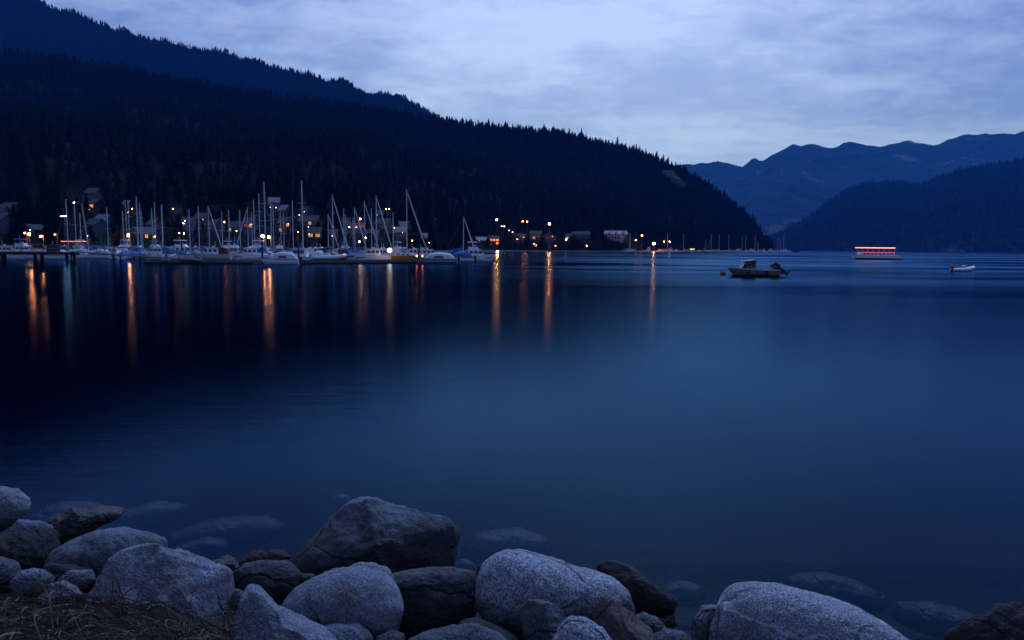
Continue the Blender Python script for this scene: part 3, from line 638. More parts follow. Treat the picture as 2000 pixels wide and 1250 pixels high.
    if deck:
        dm = MB(); zz = 2.35*(hst-1); dm.box(-Lh/2*.8, Lh/2*.8, y0-2.2, y0-.06, zz-.15, zz)
        for k in range(5):
            xx = -Lh/2*.78 + k*Lh*.78/4; dm.box(xx-.06, xx+.06, y0-2.19, y0-2.07, -3.5, zz-.15); dm.box(xx-.04, xx+.04, y0-2.19, y0-2.11, zz, zz+1.0)
        dm.box(-Lh/2*.8, Lh/2*.8, y0-2.2, y0-2.12, zz+1.0, zz+1.06); dm.box(-Lh/2*.8, Lh/2*.8, y0-2.18, y0-2.14, zz+.5, zz+.54)
        dm.build('deck', TRIM if side in ('white', 'blue') else WOODD, r0)
    if random.random() < .6:      # porch lights
        for k in range(random.choice([1, 1, 2])):
            xx = random.uniform(-.42, .42)*Lh; MB().ball((xx, y0-.35, random.choice([2.0, H-.3])), .13, nu=6, nv=4).build('porch_light', random.choice([PORCH, PORCH2]), r0)
    HOUSES.append((x, D, Lh*.62+3)); return r0
house(6, 452, 34, 2, 'blue-grey two-storey house cut by the left edge, above the pier', 'blue', lit=())
house(28, 417, 36, 1, 'upper left house with two warm lit windows', 'tan', lit=((0,0),(0,2)), roof=ROOFD, cols=3)
house(6, 424, 20, 1, 'small house at the left edge with one lit window', 'dark', lit=((0,1),), cols=2)
house(71, 460, 42, 1, 'grey gabled house behind the flybridge yacht', 'grey', gable_front=True, lit=())
house(189, 396, 24, 2, 'dark blue house high among the trees at far left', 'blue', roof=ROOFM)
house(193, 418, 16, 2, 'narrow house with glowing orange upper windows', 'red', lit=((1,0),(1,1),(1,2)), litm=WL2, cols=3, roof=ROOFD)
house(206, 442, 22, 1, 'pale roofed cabin below the dark blue house', 'blue', roof=ROOFL)
house(190, 462, 24, 2, 'blue house with pale deck just behind left sailboats', 'blue')
house(283, 468, 56, 1, 'long wooden marina building with pale gabled roof and lit wall lamp', 'brown', roof=ROOFL, cols=7, deck=False, depth=9, lit=((0,5),), litm=WL2, yaw=.05)
house(254, 420, 14, 2, 'slim grey house between two orange lamps', 'grey', roof=ROOFL, cols=2)
house(340, 418, 28, 2, 'house with wide flat roof and a lit upper window', 'blue', roof=ROOFM, flat=True, lit=((1,0),), cols=3)
house(305, 450, 18, 1, 'dim cottage behind the thick mast left of centre', 'dark', roof=ROOFM)
house(372, 457, 26, 2, 'blue house with white-framed windows above the covered cruiser', 'blue', cols=4, lit=())
house(398, 448, 22, 2, 'reddish house beside the blue house', 'red', roof=ROOFM)
house(425, 462, 20, 2, 'grey house with balcony between crossed masts', 'grey')
house(462, 455, 22, 1, 'low house lit beside an orange street lamp', 'tan', lit=((0,0),), cols=3)
house(490, 458, 20, 2, 'narrow dark house right of the low lit house', 'dark', lit=((1,1),), cols=2)
house(538, 414, 22, 2, 'blue house high on the slope above the twin lamps', 'blue', roof=ROOFL)
house(558, 420, 14, 1, 'small grey house right of the high blue house', 'grey', roof=ROOFL)
house(600, 422, 22, 2, 'blue-grey house beside the top of the tallest central mast', 'blue', flat=True)
house(558, 456, 24, 2, 'house with three small porch lights behind two masts', 'dark', lit=((0,0),(1,2)), cols=3)
house(607, 452, 44, 2, 'wide grey two-storey house behind the central mast', 'grey', lit=((1,3),), cols=5)
house(616, 466, 26, 1, 'low restaurant building with a row of warm lit windows', 'brown', lit=((0,0),(0,1),(0,3),(0,4)), cols=5, roof=ROOFD, deck=False)
house(650, 470, 22, 1, 'tan boat shed behind the right-leaning furled sail', 'tan', deck=False)
house(676, 445, 22, 2, 'white cube-shaped house with flat roof', 'white', flat=True, lit=((0,2),), cols=3)
house(697, 467, 34, 2, 'grey house with long pale balcony', 'grey', lit=(), cols=5)
house(741, 428, 22, 1, 'high tan house with a bright yellow window', 'tan', lit=((0,0),), cols=3)
house(750, 456, 30, 2, 'blue terrace house behind the double masts', 'blue', cols=4)
house(730, 470, 26, 1, 'small marina office behind the maroon-striped cruiser', 'blue', deck=False)
house(787, 450, 26, 1, 'dark house with pale eaves beside the tall right mast', 'dark', lit=((0,2),), cols=3, roof=ROOFL)
house(782, 472, 24, 2, 'blue house right behind the yellow sailboat', 'blue', roof=ROOFL)
house(825, 474, 26, 1, 'house with pale hipped roof right of the yellow sailboat', 'tan', roof=ROOFL)
house(942, 476, 30, 1, 'grey boathouse next to the orange lit house', 'grey', roof=ROOFL, deck=False, depth=7)
house(964, 479, 24, 2, 'waterfront house with glowing orange windows', 'red', lit=((1,0),(1,1),(0,0),(0,2),(1,2)), litm=WL2, cols=3, roof=ROOFD, deck=False, depth=7)
house(1014, 474, 26, 2, 'house stacked on the slope left of a pair on the shore', 'grey', cols=4, roof=ROOFM)
house(1045, 468, 28, 2, 'blue-grey house with pale balcony in the middle shore group', 'blue', cols=4, lit=((0,1),))
house(1072, 472, 30, 2, 'grey gabled house under the bright orange street lamp', 'grey', gable_front=True, cols=4)
house(1110, 468, 12, 1, 'tiny tan house beside the brown house', 'tan', lit=((0,0),), cols=2)
house(1134, 468, 40, 2, 'long dark brown house on the shore', 'brown', roof=ROOFM, cols=6)
house(1200, 467, 54, 2, 'large white and grey waterfront house with chimney and dormers', 'white', roof=ROOFL, chim=True, dormer=3, cols=7, depth=10, yaw=.06)

# ------------------------------------------------------------------ lamps
ORG = em('sodium_lamp_glow', (1, .20, .055), 520); ORG2 = em('sodium_lamp_dim', (1, .18, .04), 110); WARMB = em('warm_bulb_glow', (1, .55, .25), 60); WHT = em('white_lamp_glow', (.75, 1, .85), 90); REDL = em('red_lamp_glow', (1, .09, .04), 30); PALEB = em('pale_bulb_glow', (1, .85, .6), 25)
POLE = pm('lamp_pole_paint', (.16, .16, .15), .6)
def lamp(px, py, D, label, mat=ORG2, r=.22, base=None, style='street', grp='street lamps along the marina'):
    p = pt(px, py, D); zb = base if base is not None else (near.z(px, D) if D >= interp(near.cols, near.base, px) else .4)
    h = max(1.0, p.z - zb)
    if mat is not ORG: r *= .72
    r0 = thing('street_lamp' if style == 'street' else 'wall_lamp', label, 'lamp', (p.x, p.y, zb), random.uniform(-.6, .6), grp)
    if style == 'street':
        m = MB(); m.tube((0, .8, 0), (0, .8, h+.35), .09, .06, 8); m.path([(0, .8, h+.3), (0, .5, h+.48), (0, .1, h+.45)], .04, 6); m.build('pole', POLE, r0)
        m = MB(); m.fr([(.26*math.cos(a), .26*math.sin(a), h+.10) for a in np.linspace(0, 2*PI, 9)[:-1]], [(.10*math.cos(a), .10*math.sin(a), h+.42) for a in np.linspace(0, 2*PI, 9)[:-1]]); m.build('lamp_shade', POLE, r0)
    else:
        m = MB(); m.box(-.05, .05, .1, .16, -.2+0, h+.2); m.box(-.12, .12, .0, .16, h+.2, h+.26); m.build('bracket', POLE, r0)
    MB().ball((0, 0, h), r, nu=8, nv=6).build('bulb', mat, r0, True)
    return r0
lm = [(57,457,232,'brightest orange lamp behind the flybridge yacht at far left',ORG,.34),(48,455,233,'orange lamp just left of the brightest far-left lamp',ORG2,.26),
 (80,461,230,'bright orange lamp right of the flybridge yacht',ORG,.26),(107,458,236,'orange lamp between far-left cruiser and tall pier mast',ORG2,.2),
 (145,396,320,'warm lamp high on a pole beside the second mast from the left',PALEB,.5),(170,461,236,'small white lamp above the blue covered boat',PALEB,.2),
 (258,408,330,'upper orange lamp of a pair near the thick left mast',ORG2,.26),(250,415,322,'lower orange lamp of a pair near the thick left mast',ORG2,.24),
 (251,459,228,'very bright orange lamp left of the long marina building',ORG,.40),(302,462,232,'orange lamp at the right end of the long marina building',ORG2,.24),
 (338,408,330,'orange lamp in front of the wide flat-roofed house',ORG2,.2),(361,431,300,'pale small lamp, upper of a slanting pair',PALEB,.2),(358,436,296,'pale small lamp, lower of a slanting pair',PALEB,.2),
 (350,455,250,'warm lamp left of a pair over the covered cruiser',WARMB,.2),(359,456,250,'warm lamp right of a pair over the covered cruiser',WARMB,.2),
 (438,434,292,'single red-orange lamp left of the short central masts',ORG2,.28),(462,451,262,'dim orange lamp beside the low lit house',ORG2,.16),
 (513,461,226,'brightest orange lamp of the central marina',ORG,.46),(525,463,225,'bright orange lamp just right of the brightest central one',ORG,.34),
 (570,415,330,'orange lamp by the thin mast near the high blue houses',ORG2,.2),(585,420,322,'wide orange lamp right of the thin mast',ORG2,.2),
 (582,453,262,'orange lamp behind the central pilothouse boat',ORG2,.16),(682,443,300,'warm lamp in front of the white cube house',WARMB,.22),
 (650,442,300,'pale lamp left of the white cube house',PALEB,.2),(696,444,300,'pale bluish lamp right of the white cube house',PALEB,.2),
 (704,427,330,'strong red-orange lamp above the grey balcony house',ORG,.24),(714,464,232,'orange dock lamp on a short post by the double masts',ORG,.2),
 (754,408,350,'left one of the twin orange lamps high on the slope',ORG2,.26),(760,408,350,'right one of the twin orange lamps high on the slope',ORG2,.3),
 (770,445,300,'small orange lamp by the dark house with pale eaves',ORG2,.14),(805,470,245,'orange lamp beside the foot of the tall right mast',ORG2,.2),
 (838,474,300,'faint lamp right of the yellow sailboat',WARMB,.15),
 (970,429,560,'tall orange lamp high above the orange lit house',ORG,.50),(980,442,545,'pale lamp, left of a close pair below the tall lamp',PALEB,.4),(985,442,545,'pale lamp, right of a close pair below the tall lamp',PALEB,.4),
 (994,450,540,'tiny pale lamp over the stacked house',PALEB,.3),(1001,453,540,'tiny pale lamp just left of the stacked house',PALEB,.3),
 (1021,432,580,'left orange lamp of a pair above the blue-grey house',ORG2,.5),(1029,433,580,'right orange lamp of a pair above the blue-grey house',ORG2,.5),
 (1073,437,585,'bright orange lamp over the grey gabled shore house',ORG,.60),(1010,467,540,'small red lamp on the front of the stacked house',ORG2,.22),
 (1043,476,530,'small orange lamp low on the middle shore',ORG2,.22),(1048,479,530,'small warm lamp at the waterline of the middle shore',ORG2,.2),
 (1106,468,570,'warm lamp by the tiny tan house',WARMB,.5),(1085,480,560,'small red-orange lamp at the water under the gabled house',ORG2,.24),(1146,480,575,'orange lamp at the water under the brown house',ORG2,.42),
 (1254,460,640,'orange lamp above the small far marina, left of the brightest',ORG2,.62),(1242,469,635,'lowest left orange lamp of the far marina',ORG2,.55),
 (1277,476,640,'brightest orange lamp of the far marina',ORG,.80),(1297,472,690,'orange lamp right of the brightest far marina one',ORG2,.5),(1308,472,700,'warm lamp among masts of the far marina',WARMB,.6),
 (944,477,505,'orange lamp low in front of the grey boathouse',ORG2,.55)]
for a in lm: lamp(a[0], a[1], a[2], a[3], a[4], a[5])
# fluorescent bar lamp on a post by the pier
p = pt(125, 422, 205); r0 = thing('bar_lamp', 'white horizontal bar lamp on a tall post behind the pier', 'lamp', (p.x, p.y, .5))
MB().tube((0, .25, 0), (0, .25, p.z-.3), .1, .07).build('pole', POLE, r0); MB().box(-.85, .85, -.15, .3, p.z-.42, p.z-.30).build('housing', POLE, r0)
MB().box(-.8, .8, -.1, .1, p.z-.56, p.z-.425).build('tube_light', em('white_tube_glow', (.78, 1, .9), 30), r0)
# lit strings above the dock sheds behind the pier
for i, (a, b) in enumerate(((119, 143), (144, 149), (150, 169))):
    D = 215; pa = pt(a, 471.3, D); pb = pt(b, 471.5, D)
    r0 = thing('light_string', ['left', 'short middle', 'right'][i]+' red light string of the low row behind the pier end', 'lights', (pa.x, D, .3), 0, 'red light strings behind the pier')
    zz = pa.z-.3; m = MB()
    for q in (0, pb.x-pa.x): m.tube((q, 0, 0), (q, 0, zz+.05), .06)
    m.build('post', POLE, r0); m = MB(); m.tube((0, 0, zz), (pb.x-pa.x, 0, zz), .07, n=6); m.build('light_tube', em('red_tube_glow', (1, .16, .07), 5), r0)
# navigation light on a piling in open water
g = wl(972, 497); r0 = thing('navigation_light', 'star-bright orange light on a low marker in the water right of the marina', 'light', (g.x, g.y, 0))
MB().tube((0, 0, -3), (0, 0, .75), .2, .2).build('piling', PILE, r0); MB().ball((0, 0, 1.05), .30, nu=8, nv=6).build('bulb', em('marker_glow', (1, .42, .08), 420), r0, True)
# two lone lights on the mountains over the inlet
for (px, py, D, hl, lb) in ((1519, 345, 4900, far_right, 'tiny white light high on the far mountain'), (1832, 387, 2600, mid_right, 'tiny white light on the nearer wooded mountain')):
    D = hl.hit(px, py); z = hl.z(px, D); r0 = thing('hillside_lamp', lb, 'lamp', (gx(px, D), D-14, z))
    MB().tube((0, 0, -8), (0, 0, 16), .3, .3).build('pole', POLE, r0); MB().ball((0, 0, 17), 1.0, nu=8, nv=6).build('bulb', em('distant_white_glow', (.85, .95, 1), 3), r0)

# ------------------------------------------------------------------ forest masses and single trees
OCD = near.hit(1314, 352); HOUSES.append((gx(1314, OCD), OCD-12, 24))
forest('far_off_forest', near, 19000, (.10, 1.06), (7, 17), (-420, 1508), 5, 5, NEEDLE2, 'dense dark conifer forest covering the near hill', seed=4)
forest('ridge_forest', left_ridge, 16000, (.5, 1.03), (7, 15), (-150, 1050), 3, 4, RIDGEM, 'distant forest along the upper left ridge', clear=False, seed=5, rough=14)
forest('inlet_forest', mid_right, 9000, (0, 1.04), (16, 30), (1470, 2250), 3, 4, MIDM, 'distant forest on the wooded mountain over the inlet', clear=False, seed=6, wr=.24, rough=16)
forest('shore_bushes', near, 2600, (.004, .10), (3, 7.5), (-200, 1505), 4, 5, NEEDLE2, 'low dark bushes and young trees along the shore slope', wr=.42, zmin=.6, seed=8)
k = 0
for px in np.arange(862, 1504, 4.6):
    px = px + random.uniform(-2.5, 2.5); c = interp(near.cols, near.crest, px); b = interp(near.cols, near.base, px)
    D = c - random.uniform(0, 30) if px < 1495 else b + random.uniform(5, 60); z = near.z(px, D); H = random.choice([6, 8, 9, 11, 12, 14]) if px < 1130 else random.choice([9, 12, 14, 17, 20, 24])
    conifer(gx(px, D), D, z-.5, H, 'tall dark conifer standing on the skyline of the near hill', 'skyline conifers on the near hill', w=1.3)
n_ = 0
while n_ < 125:
    px = random.choice([random.uniform(-60, 900), random.uniform(900, 1500), random.uniform(1000, 1500)]); b = interp(near.cols, near.base, px); c = interp(near.cols, near.crest, px)
    D = b + (c-b) * random.uniform(.015, .12); x = gx(px, D); z = near.z(px, D)
    if z < .8 or any((x-a)**2 + (D-q)**2 < r_*r_ or (abs(x - a*D/q) < r_*(.5 if r_ < 20 else 1) and 0 < q-D < 70) for a, q, r_ in HOUSES): continue
    conifer(x, D, z-.5, random.uniform(9, 19), 'dark conifer between or behind the houses near the shore', 'conifers near the shore', w=1.25); n_ += 1
# broadleaf trees among the houses
def leafy(px, D, H, w, label, shrub=False):
    x = gx(px, D); z = near.z(px, D) if D > interp(near.cols, near.base, px) else .3
    r0 = thing('broadleaf_tree', label, 'tree', (x, D, z), 0, 'broadleaf trees by the shore'); rs = random.Random(px*7)
    m = MB(); m.path([(0, 0, -1), (.1, 0, H*.3), (-.1, .1, H*.6)], [.3, .22, .12], 7)
    for k in range(5):
        a = k*1.3; m.path([(0, 0, H*.3), (math.cos(a)*w*.25, math.sin(a)*w*.25, H*.55), (math.cos(a)*w*.4, math.sin(a)*w*.4, H*.75)], [.13, .09, .03], 5)
    m.build('trunk', BARK, r0); m = MB()
    for k in range(900):
        a, b_ = rs.uniform(0, 2*PI), rs.uniform(-.9, 1); q = math.sqrt(1-b_*b_*.95)*rs.uniform(.55, 1)*(1+.25*math.sin(3*a+px)); s_ = rs.uniform(.18, .5)
        c_ = Vector((math.cos(a)*q*w/2, math.sin(a)*q*w/2, H*(.58+.42*b_))); n1_ = Vector((rs.gauss(0, 1), rs.gauss(0, 1), rs.gauss(0, 1))).normalized(); t_ = n1_.orthogonal().normalized(); u_ = n1_.cross(t_)
        m.add([c_+t_*s_, c_+u_*s_*.8, c_-t_*s_, c_-u_*s_*.8], [(0, 1, 2, 3)])
    m.build('crown', LEAF, r0)
for a in ((243, 236, 7, 7, 'round bushy tree beside the very bright lamp and marina building'), (545, 262, 6, 6, 'bushy tree behind the pilothouse boat'), (577, 256, 5, 6, 'low dark bush right of the bushy central tree'),
          (720, 255, 7, 6, 'leafy tree behind the double masts'), (812, 275, 8, 7, 'leafy tree right of the tall right mast'), (1000, 540, 12, 12, 'large leafy tree left of the stacked house'),
          (1165, 600, 10, 10, 'greenish leafy tree left of the large white house'), (1236, 640, 12, 12, 'leafy tree right of the large white house'), (1095, 565, 10, 9, 'leafy tree between gabled and tiny tan houses'), (340, 262, 9, 9, 'leafy tree under the wide flat-roofed house')):
    leafy(*a)

# bare rock outcrop near the end of the hill
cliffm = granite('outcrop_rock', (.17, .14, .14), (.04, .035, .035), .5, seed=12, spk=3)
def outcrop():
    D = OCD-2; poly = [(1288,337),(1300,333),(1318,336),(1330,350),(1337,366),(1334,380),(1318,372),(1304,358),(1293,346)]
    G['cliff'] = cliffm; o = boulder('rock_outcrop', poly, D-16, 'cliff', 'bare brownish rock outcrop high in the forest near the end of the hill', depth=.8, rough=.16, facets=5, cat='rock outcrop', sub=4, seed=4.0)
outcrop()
# seawall along the middle shore
pts_ = []
for px in np.arange(-200, 1508, 30):
    D = interp(near.cols, near.base, px)-2; pts_.append((gx(px, D), D))
m = MB()
for i in range(len(pts_)-1):
    (a, b), (c, d) = pts_[i], pts_[i+1]
    m.add([(a, b, -1), (c, d, -1), (c, d+1.2, -1), (a, b+1.2, -1), (a, b, 1.1), (c, d, 1.1), (c, d+1.2, 1.1), (a, b+1.2, 1.1)], [(3,2,1,0),(4,5,6,7),(0,1,5,4),(1,2,6,5),(2,3,7,6),(3,0,4,7)])
tag(m.build('seawall', CONC), 'low grey stone seawall running along the foot of the hill', 'seawall')
# ------------------------------------------------------------------ boats
def hull(m, Ln, B, H, rake=.12, full=.85, sheer=.22, deck=True, n=13, tr=.85):
    """bow towards +x, waterline at z = 0"""
    rings = []
    for i in range(n):
        t = i/(n-1); x = -Ln/2 + Ln*t
        hb = B/2 * (tr + (1-tr)*math.sin(PI/2*min(1, t/.45))) * (max(0.0, 1 - max(0, (t-.45)/.55)**2.3)) + .01
        zt = H*(1 + sheer*t*t); xb = x - rake*Ln*max(0, t-.6)/.4
        rings.append([(x, -hb, zt), (x-(x-xb)*.5, -hb*full, zt*.35), (xb, -hb*.55, -.12), (xb, 0, -.35*(1-.6*t)), (xb, hb*.55, -.12), (x-(x-xb)*.5, hb*full, zt*.35), (x, hb, zt)])
    V = [p for r in rings for p in r]; k = 7; F = [(i*k+j, i*k+j+1, (i+1)*k+j+1, (i+1)*k+j) for i in range(n-1) for j in range(k-1)]
    F.append(tuple(range(k)))
    F += [(i*k, (i+1)*k, (i+1)*k+6, i*k+6) for i in range(n-1)]
    return m.add(V, F)
def hb_at(t, B, tr=.85): return B/2 * (tr + (1-tr)*math.sin(PI/2*min(1, t/.45))) * (max(0.0, 1 - max(0, (t-.45)/.55)**2.3)) + .01
def stripe(r0, Ln, B, H, mat, name='boot_stripe', z0=.10, z1=.22, full=.85):
    m = MB(); n = 13
    for s_ in (-1, 1):
        V = []
        for i in range(n-1):
            t = i/(n-1); x = -Ln/2+Ln*t; hb = hb_at(t, B); V += [(x, s_*(hb*(full-.08)+.03), z0), (x, s_*(hb*full+.025), z1)]
        m.add(V, [(2*i, 2*i+2, 2*i+3, 2*i+1) for i in range(n-2)])
    m.build(name, mat, r0)
def trap(m, x0, x1, X0, X1, w0, w1, z0, z1):
    return m.fr([(x0,-w0,z0),(x1,-w0,z0),(x1,w0,z0),(x0,w0,z0)], [(X0,-w1,z1),(X1,-w1,z1),(X1,w1,z1),(X0,w1,z1)])
def rails(r0, Ln, B, H, t0=.45):
    m = MB(); pts = []
    for s_ in (-1, 1):
        for k in range(6):
            t = t0 + (1-t0)*.97*k/5; z = H*(1+.22*t*t); x = -Ln/2+Ln*t; y = s_*max(.03, hb_at(t, B)-.05)
            m.tube((x, y, z), (x, y, z+.5), .018, n=4)
            if k: m.tube(prev, (x, y, z+.5), .022, n=4)
            prev = (x, y, z+.5)
    m.build('bow_rail', GALV, r0)
def outboard(r0, x, z, sc=1.0, y=0, mat=None, tilt=0):
    m = MB(); c, s_ = math.cos(tilt), math.sin(tilt)
    rot = lambda p: (x + (p[0]*c - p[2]*s_)*sc, y+p[1]*sc, z + (p[0]*s_ + p[2]*c)*sc)
    bot = [(-.45,-.17,.1),(0,-.2,.1),(0,.2,.1),(-.45,.17,.1)]; top = [(-.38,-.11,.62),(-.02,-.15,.7),(-.02,.15,.7),(-.38,.11,.62)]
    m.fr([rot(p) for p in bot], [rot(p) for p in top])
    o = m.build('outboard_motor', mat or BLACKP, r0)
    l = MB(); l.fr([rot(p) for p in [(-.28,-.06,-.75),(-.08,-.06,-.75),(-.08,.06,-.75),(-.28,.06,-.75)]], [rot(p) for p in [(-.33,-.09,.1),(-.05,-.09,.1),(-.05,.09,.1),(-.33,.09,.1)]])
    l.fr([rot(p) for p in [(-.55,-.12,-.9),(-.05,-.12,-.9),(-.05,.12,-.9),(-.55,.12,-.9)]], [rot(p) for p in [(-.5,-.07,-.72),(-.08,-.07,-.72),(-.08,.07,-.72),(-.5,.07,-.72)]]); l.build('drive_leg', BLACKP, o)

def sailboat(x, y, rz, Ln, Hm, label, hullm=WHITE, cover=BLUEC, furl=True, lean=0, mast_r=.105, strp=NAVY, grp='sailboats in the marina', simple=False):
    r0 = thing('sailboat', label, 'sailboat', (x, y, 0), rz, grp); B = Ln*.30; H = .62+Ln*.035
    hull(MB(), Ln, B, H, .10).build('hull', hullm, r0)
    stripe(r0, Ln, B, H, strp)
    m = MB(); trap(m, -Ln*.12, Ln*.26, -Ln*.10, Ln*.20, B*.30, B*.24, H*.98, H+.52); cb = m.build('cabin', WHITE if hullm is not CREAM else CREAM, r0)
    if not simple:
        for s_ in (-1, 1):
            for k in range(3):
                xx = -Ln*.05+k*Ln*.085; MB().fr([(xx-.28, s_*(B*.285), H+.14),(xx+.28, s_*(B*.285), H+.14),(xx+.28, s_*(B*.31), H+.14),(xx-.28, s_*(B*.31), H+.14)], [(xx-.24, s_*(B*.262), H+.38),(xx+.24, s_*(B*.262), H+.38),(xx+.24, s_*(B*.288), H+.38),(xx-.24, s_*(B*.288), H+.38)]).build('window', DGLASS, cb)
        m = MB(); m.box(-Ln*.42, -Ln*.14, -B*.22, B*.22, H+.012, H+.05); m.box(-Ln*.44, -Ln*.14, -B*.30, -B*.22, H+.01, H+.28); m.box(-Ln*.44, -Ln*.14, B*.22, B*.30, H+.01, H+.28); m.build('cockpit', CREAM, r0)
        m = MB(); m.path([(-Ln*.12, -B*.3, H+.4), (-Ln*.15, -B*.26, H+1.25), (-Ln*.15, B*.26, H+1.25), (-Ln*.12, B*.3, H+.4)], .03, 5); trap(m, -Ln*.16, -Ln*.0, -Ln*.17, -Ln*.05, B*.28, B*.25, H+.5, H+1.25); m.build('spray_hood', cover, r0)
        rails(r0, Ln, B, H, .5)
    mx_ = Ln*.10; lx = math.sin(lean)*Hm
    mo = MB().tube((mx_, 0, H*.9), (mx_+lx*math.cos(0), 0, Hm), mast_r, mast_r*.75, 8).build('mast', ALU, r0)
    m = MB()
    for q in ((.50, .72) if Hm > 12 else (.58,)):
        m.tube((mx_+lx*q, -B*.30, Hm*q), (mx_+lx*q, B*.30, Hm*q), .035, n=5)
    m.build('spreader', ALU, mo)
    bo = MB().tube((mx_-.1, 0, H+1.15), (-Ln*.36, 0, H+1.05), .07, .06, 6).build('boom', ALU, r0)
    m = MB(); m.path([(mx_-.12, 0, H+1.55), (mx_-.5, 0, H+1.45), (-Ln*.1, 0, H+1.3), (-Ln*.35, 0, H+1.17)], [.10, .22, .19, .10], 8); m.build('sail_cover', cover, r0, True)
    m = MB()
    for s_ in (-1, 1): m.tube((mx_-.1, s_*B*.40, H), (mx_+lx, 0, Hm*.98), .014, n=4)
    m.tube((-Ln*.49, 0, H), (mx_+lx, 0, Hm), .014, n=4)
    if not furl: m.tube((Ln*.48, 0, H*1.2), (mx_+lx, 0, Hm*.97), .014, n=4)
    m.build('rigging', WIRE, r0)
    if furl: MB().path([(Ln*.475, 0, H*1.25), (Ln*.33, 0, H+Hm*.36), (mx_+lx+.15, 0, Hm*.95)], [.09, .13, .05], 8).build('furled_jib', WHITEC, r0, True)
    return r0
def cruiser(x, y, rz, Ln, label, fly=True, hullm=WHITE, canvas=None, strp=NAVY, grp='motor cruisers in the marina', canopy=None):
    Ln *= .86 if y < 300 else 1; r0 = thing('motor_cruiser', label, 'motorboat', (x, y, 0), rz, grp); B = Ln*.33; H = .85+Ln*.03
    hull(MB(), Ln, B, H, .16, .92, .35).build('hull', hullm, r0); stripe(r0, Ln, B, H, strp, z0=H*.62, z1=H*.74, full=.93)
    m = MB(); trap(m, -Ln*.22, Ln*.24, -Ln*.20, Ln*.10, B*.40, B*.33, H*.98, H+1.15); cb = m.build('cabin', WHITE, r0)
    for s_ in (-1, 1):
        for k in range(3):
            a = -Ln*.17+k*Ln*.115; w_ = Ln*.085; MB().fr([(a, s_*B*.365, H+.45),(a+w_, s_*B*.365, H+.45),(a+w_, s_*B*.40, H+.45),(a, s_*B*.40, H+.45)], [(a, s_*B*.338, H+.95),(a+w_*.85, s_*B*.338, H+.95),(a+w_*.85, s_*B*.37, H+.95),(a, s_*B*.37, H+.95)]).build('window', DGLASS, cb)
    m = MB(); m.add([(Ln*.225, -B*.34, H+.25), (Ln*.225, B*.34, H+.25), (Ln*.125, B*.30, H+1.05), (Ln*.125, -B*.30, H+1.05), (Ln*.20, -B*.34, H+.25), (Ln*.20, B*.34, H+.25), (Ln*.10, B*.30, H+1.05), (Ln*.10, -B*.30, H+1.05)], [(0,1,2,3),(7,6,5,4),(0,3,7,4),(1,5,6,2),(2,6,7,3),(0,4,5,1)]); m.build('windscreen', DGLASS, cb)
    MB().box(-Ln*.26, Ln*.12, -B*.38, B*.38, H+1.153, H+1.23).build('cabin_roof', WHITE, r0)
    if fly:
        m = MB(); trap(m, -Ln*.20, Ln*.06, -Ln*.21, Ln*.01, B*.30, B*.31, H+1.233, H+1.75); m.build('flybridge', WHITE, r0)
        m = MB()
        for s_ in (-1, 1): m.tube((-Ln*.18, s_*B*.28, H+1.7), (-Ln*.20, s_*B*.26, H+2.7), .03, n=5); m.tube((Ln*.0, s_*B*.28, H+1.7), (-Ln*.02, s_*B*.26, H+2.6), .03, n=5)
        m.build('canopy_frame', GALV, r0); m = MB(); trap(m, -Ln*.24, Ln*.02, -Ln*.22, Ln*.0, B*.32, B*.24, H+2.62, H+2.78); m.build('canopy', canopy or BLUEC, r0)
    if canvas:
        m = MB(); m.fr([(-Ln*.47,-B*.42,H+.05),(-Ln*.23,-B*.40,H+.05),(-Ln*.23,B*.40,H+.05),(-Ln*.47,B*.42,H+.05)], [(-Ln*.43,-B*.28,H+1.0),(-Ln*.24,-B*.33,H+1.4),(-Ln*.24,B*.33,H+1.4),(-Ln*.43,B*.28,H+1.0)]); m.build('cockpit_canvas', canvas, r0)
    m = MB(); m.tube((-Ln*.1, 0, H+1.2), (-Ln*.12, 0, H+(3.6 if fly else 2.4)), .025, n=5); m.ball((-Ln*.05, 0, H+(2.0 if fly else 1.4)), .22, .22, .12, 8, 5); m.build('antenna', WHITE, r0)
    rails(r0, Ln, B, H, .45); return r0
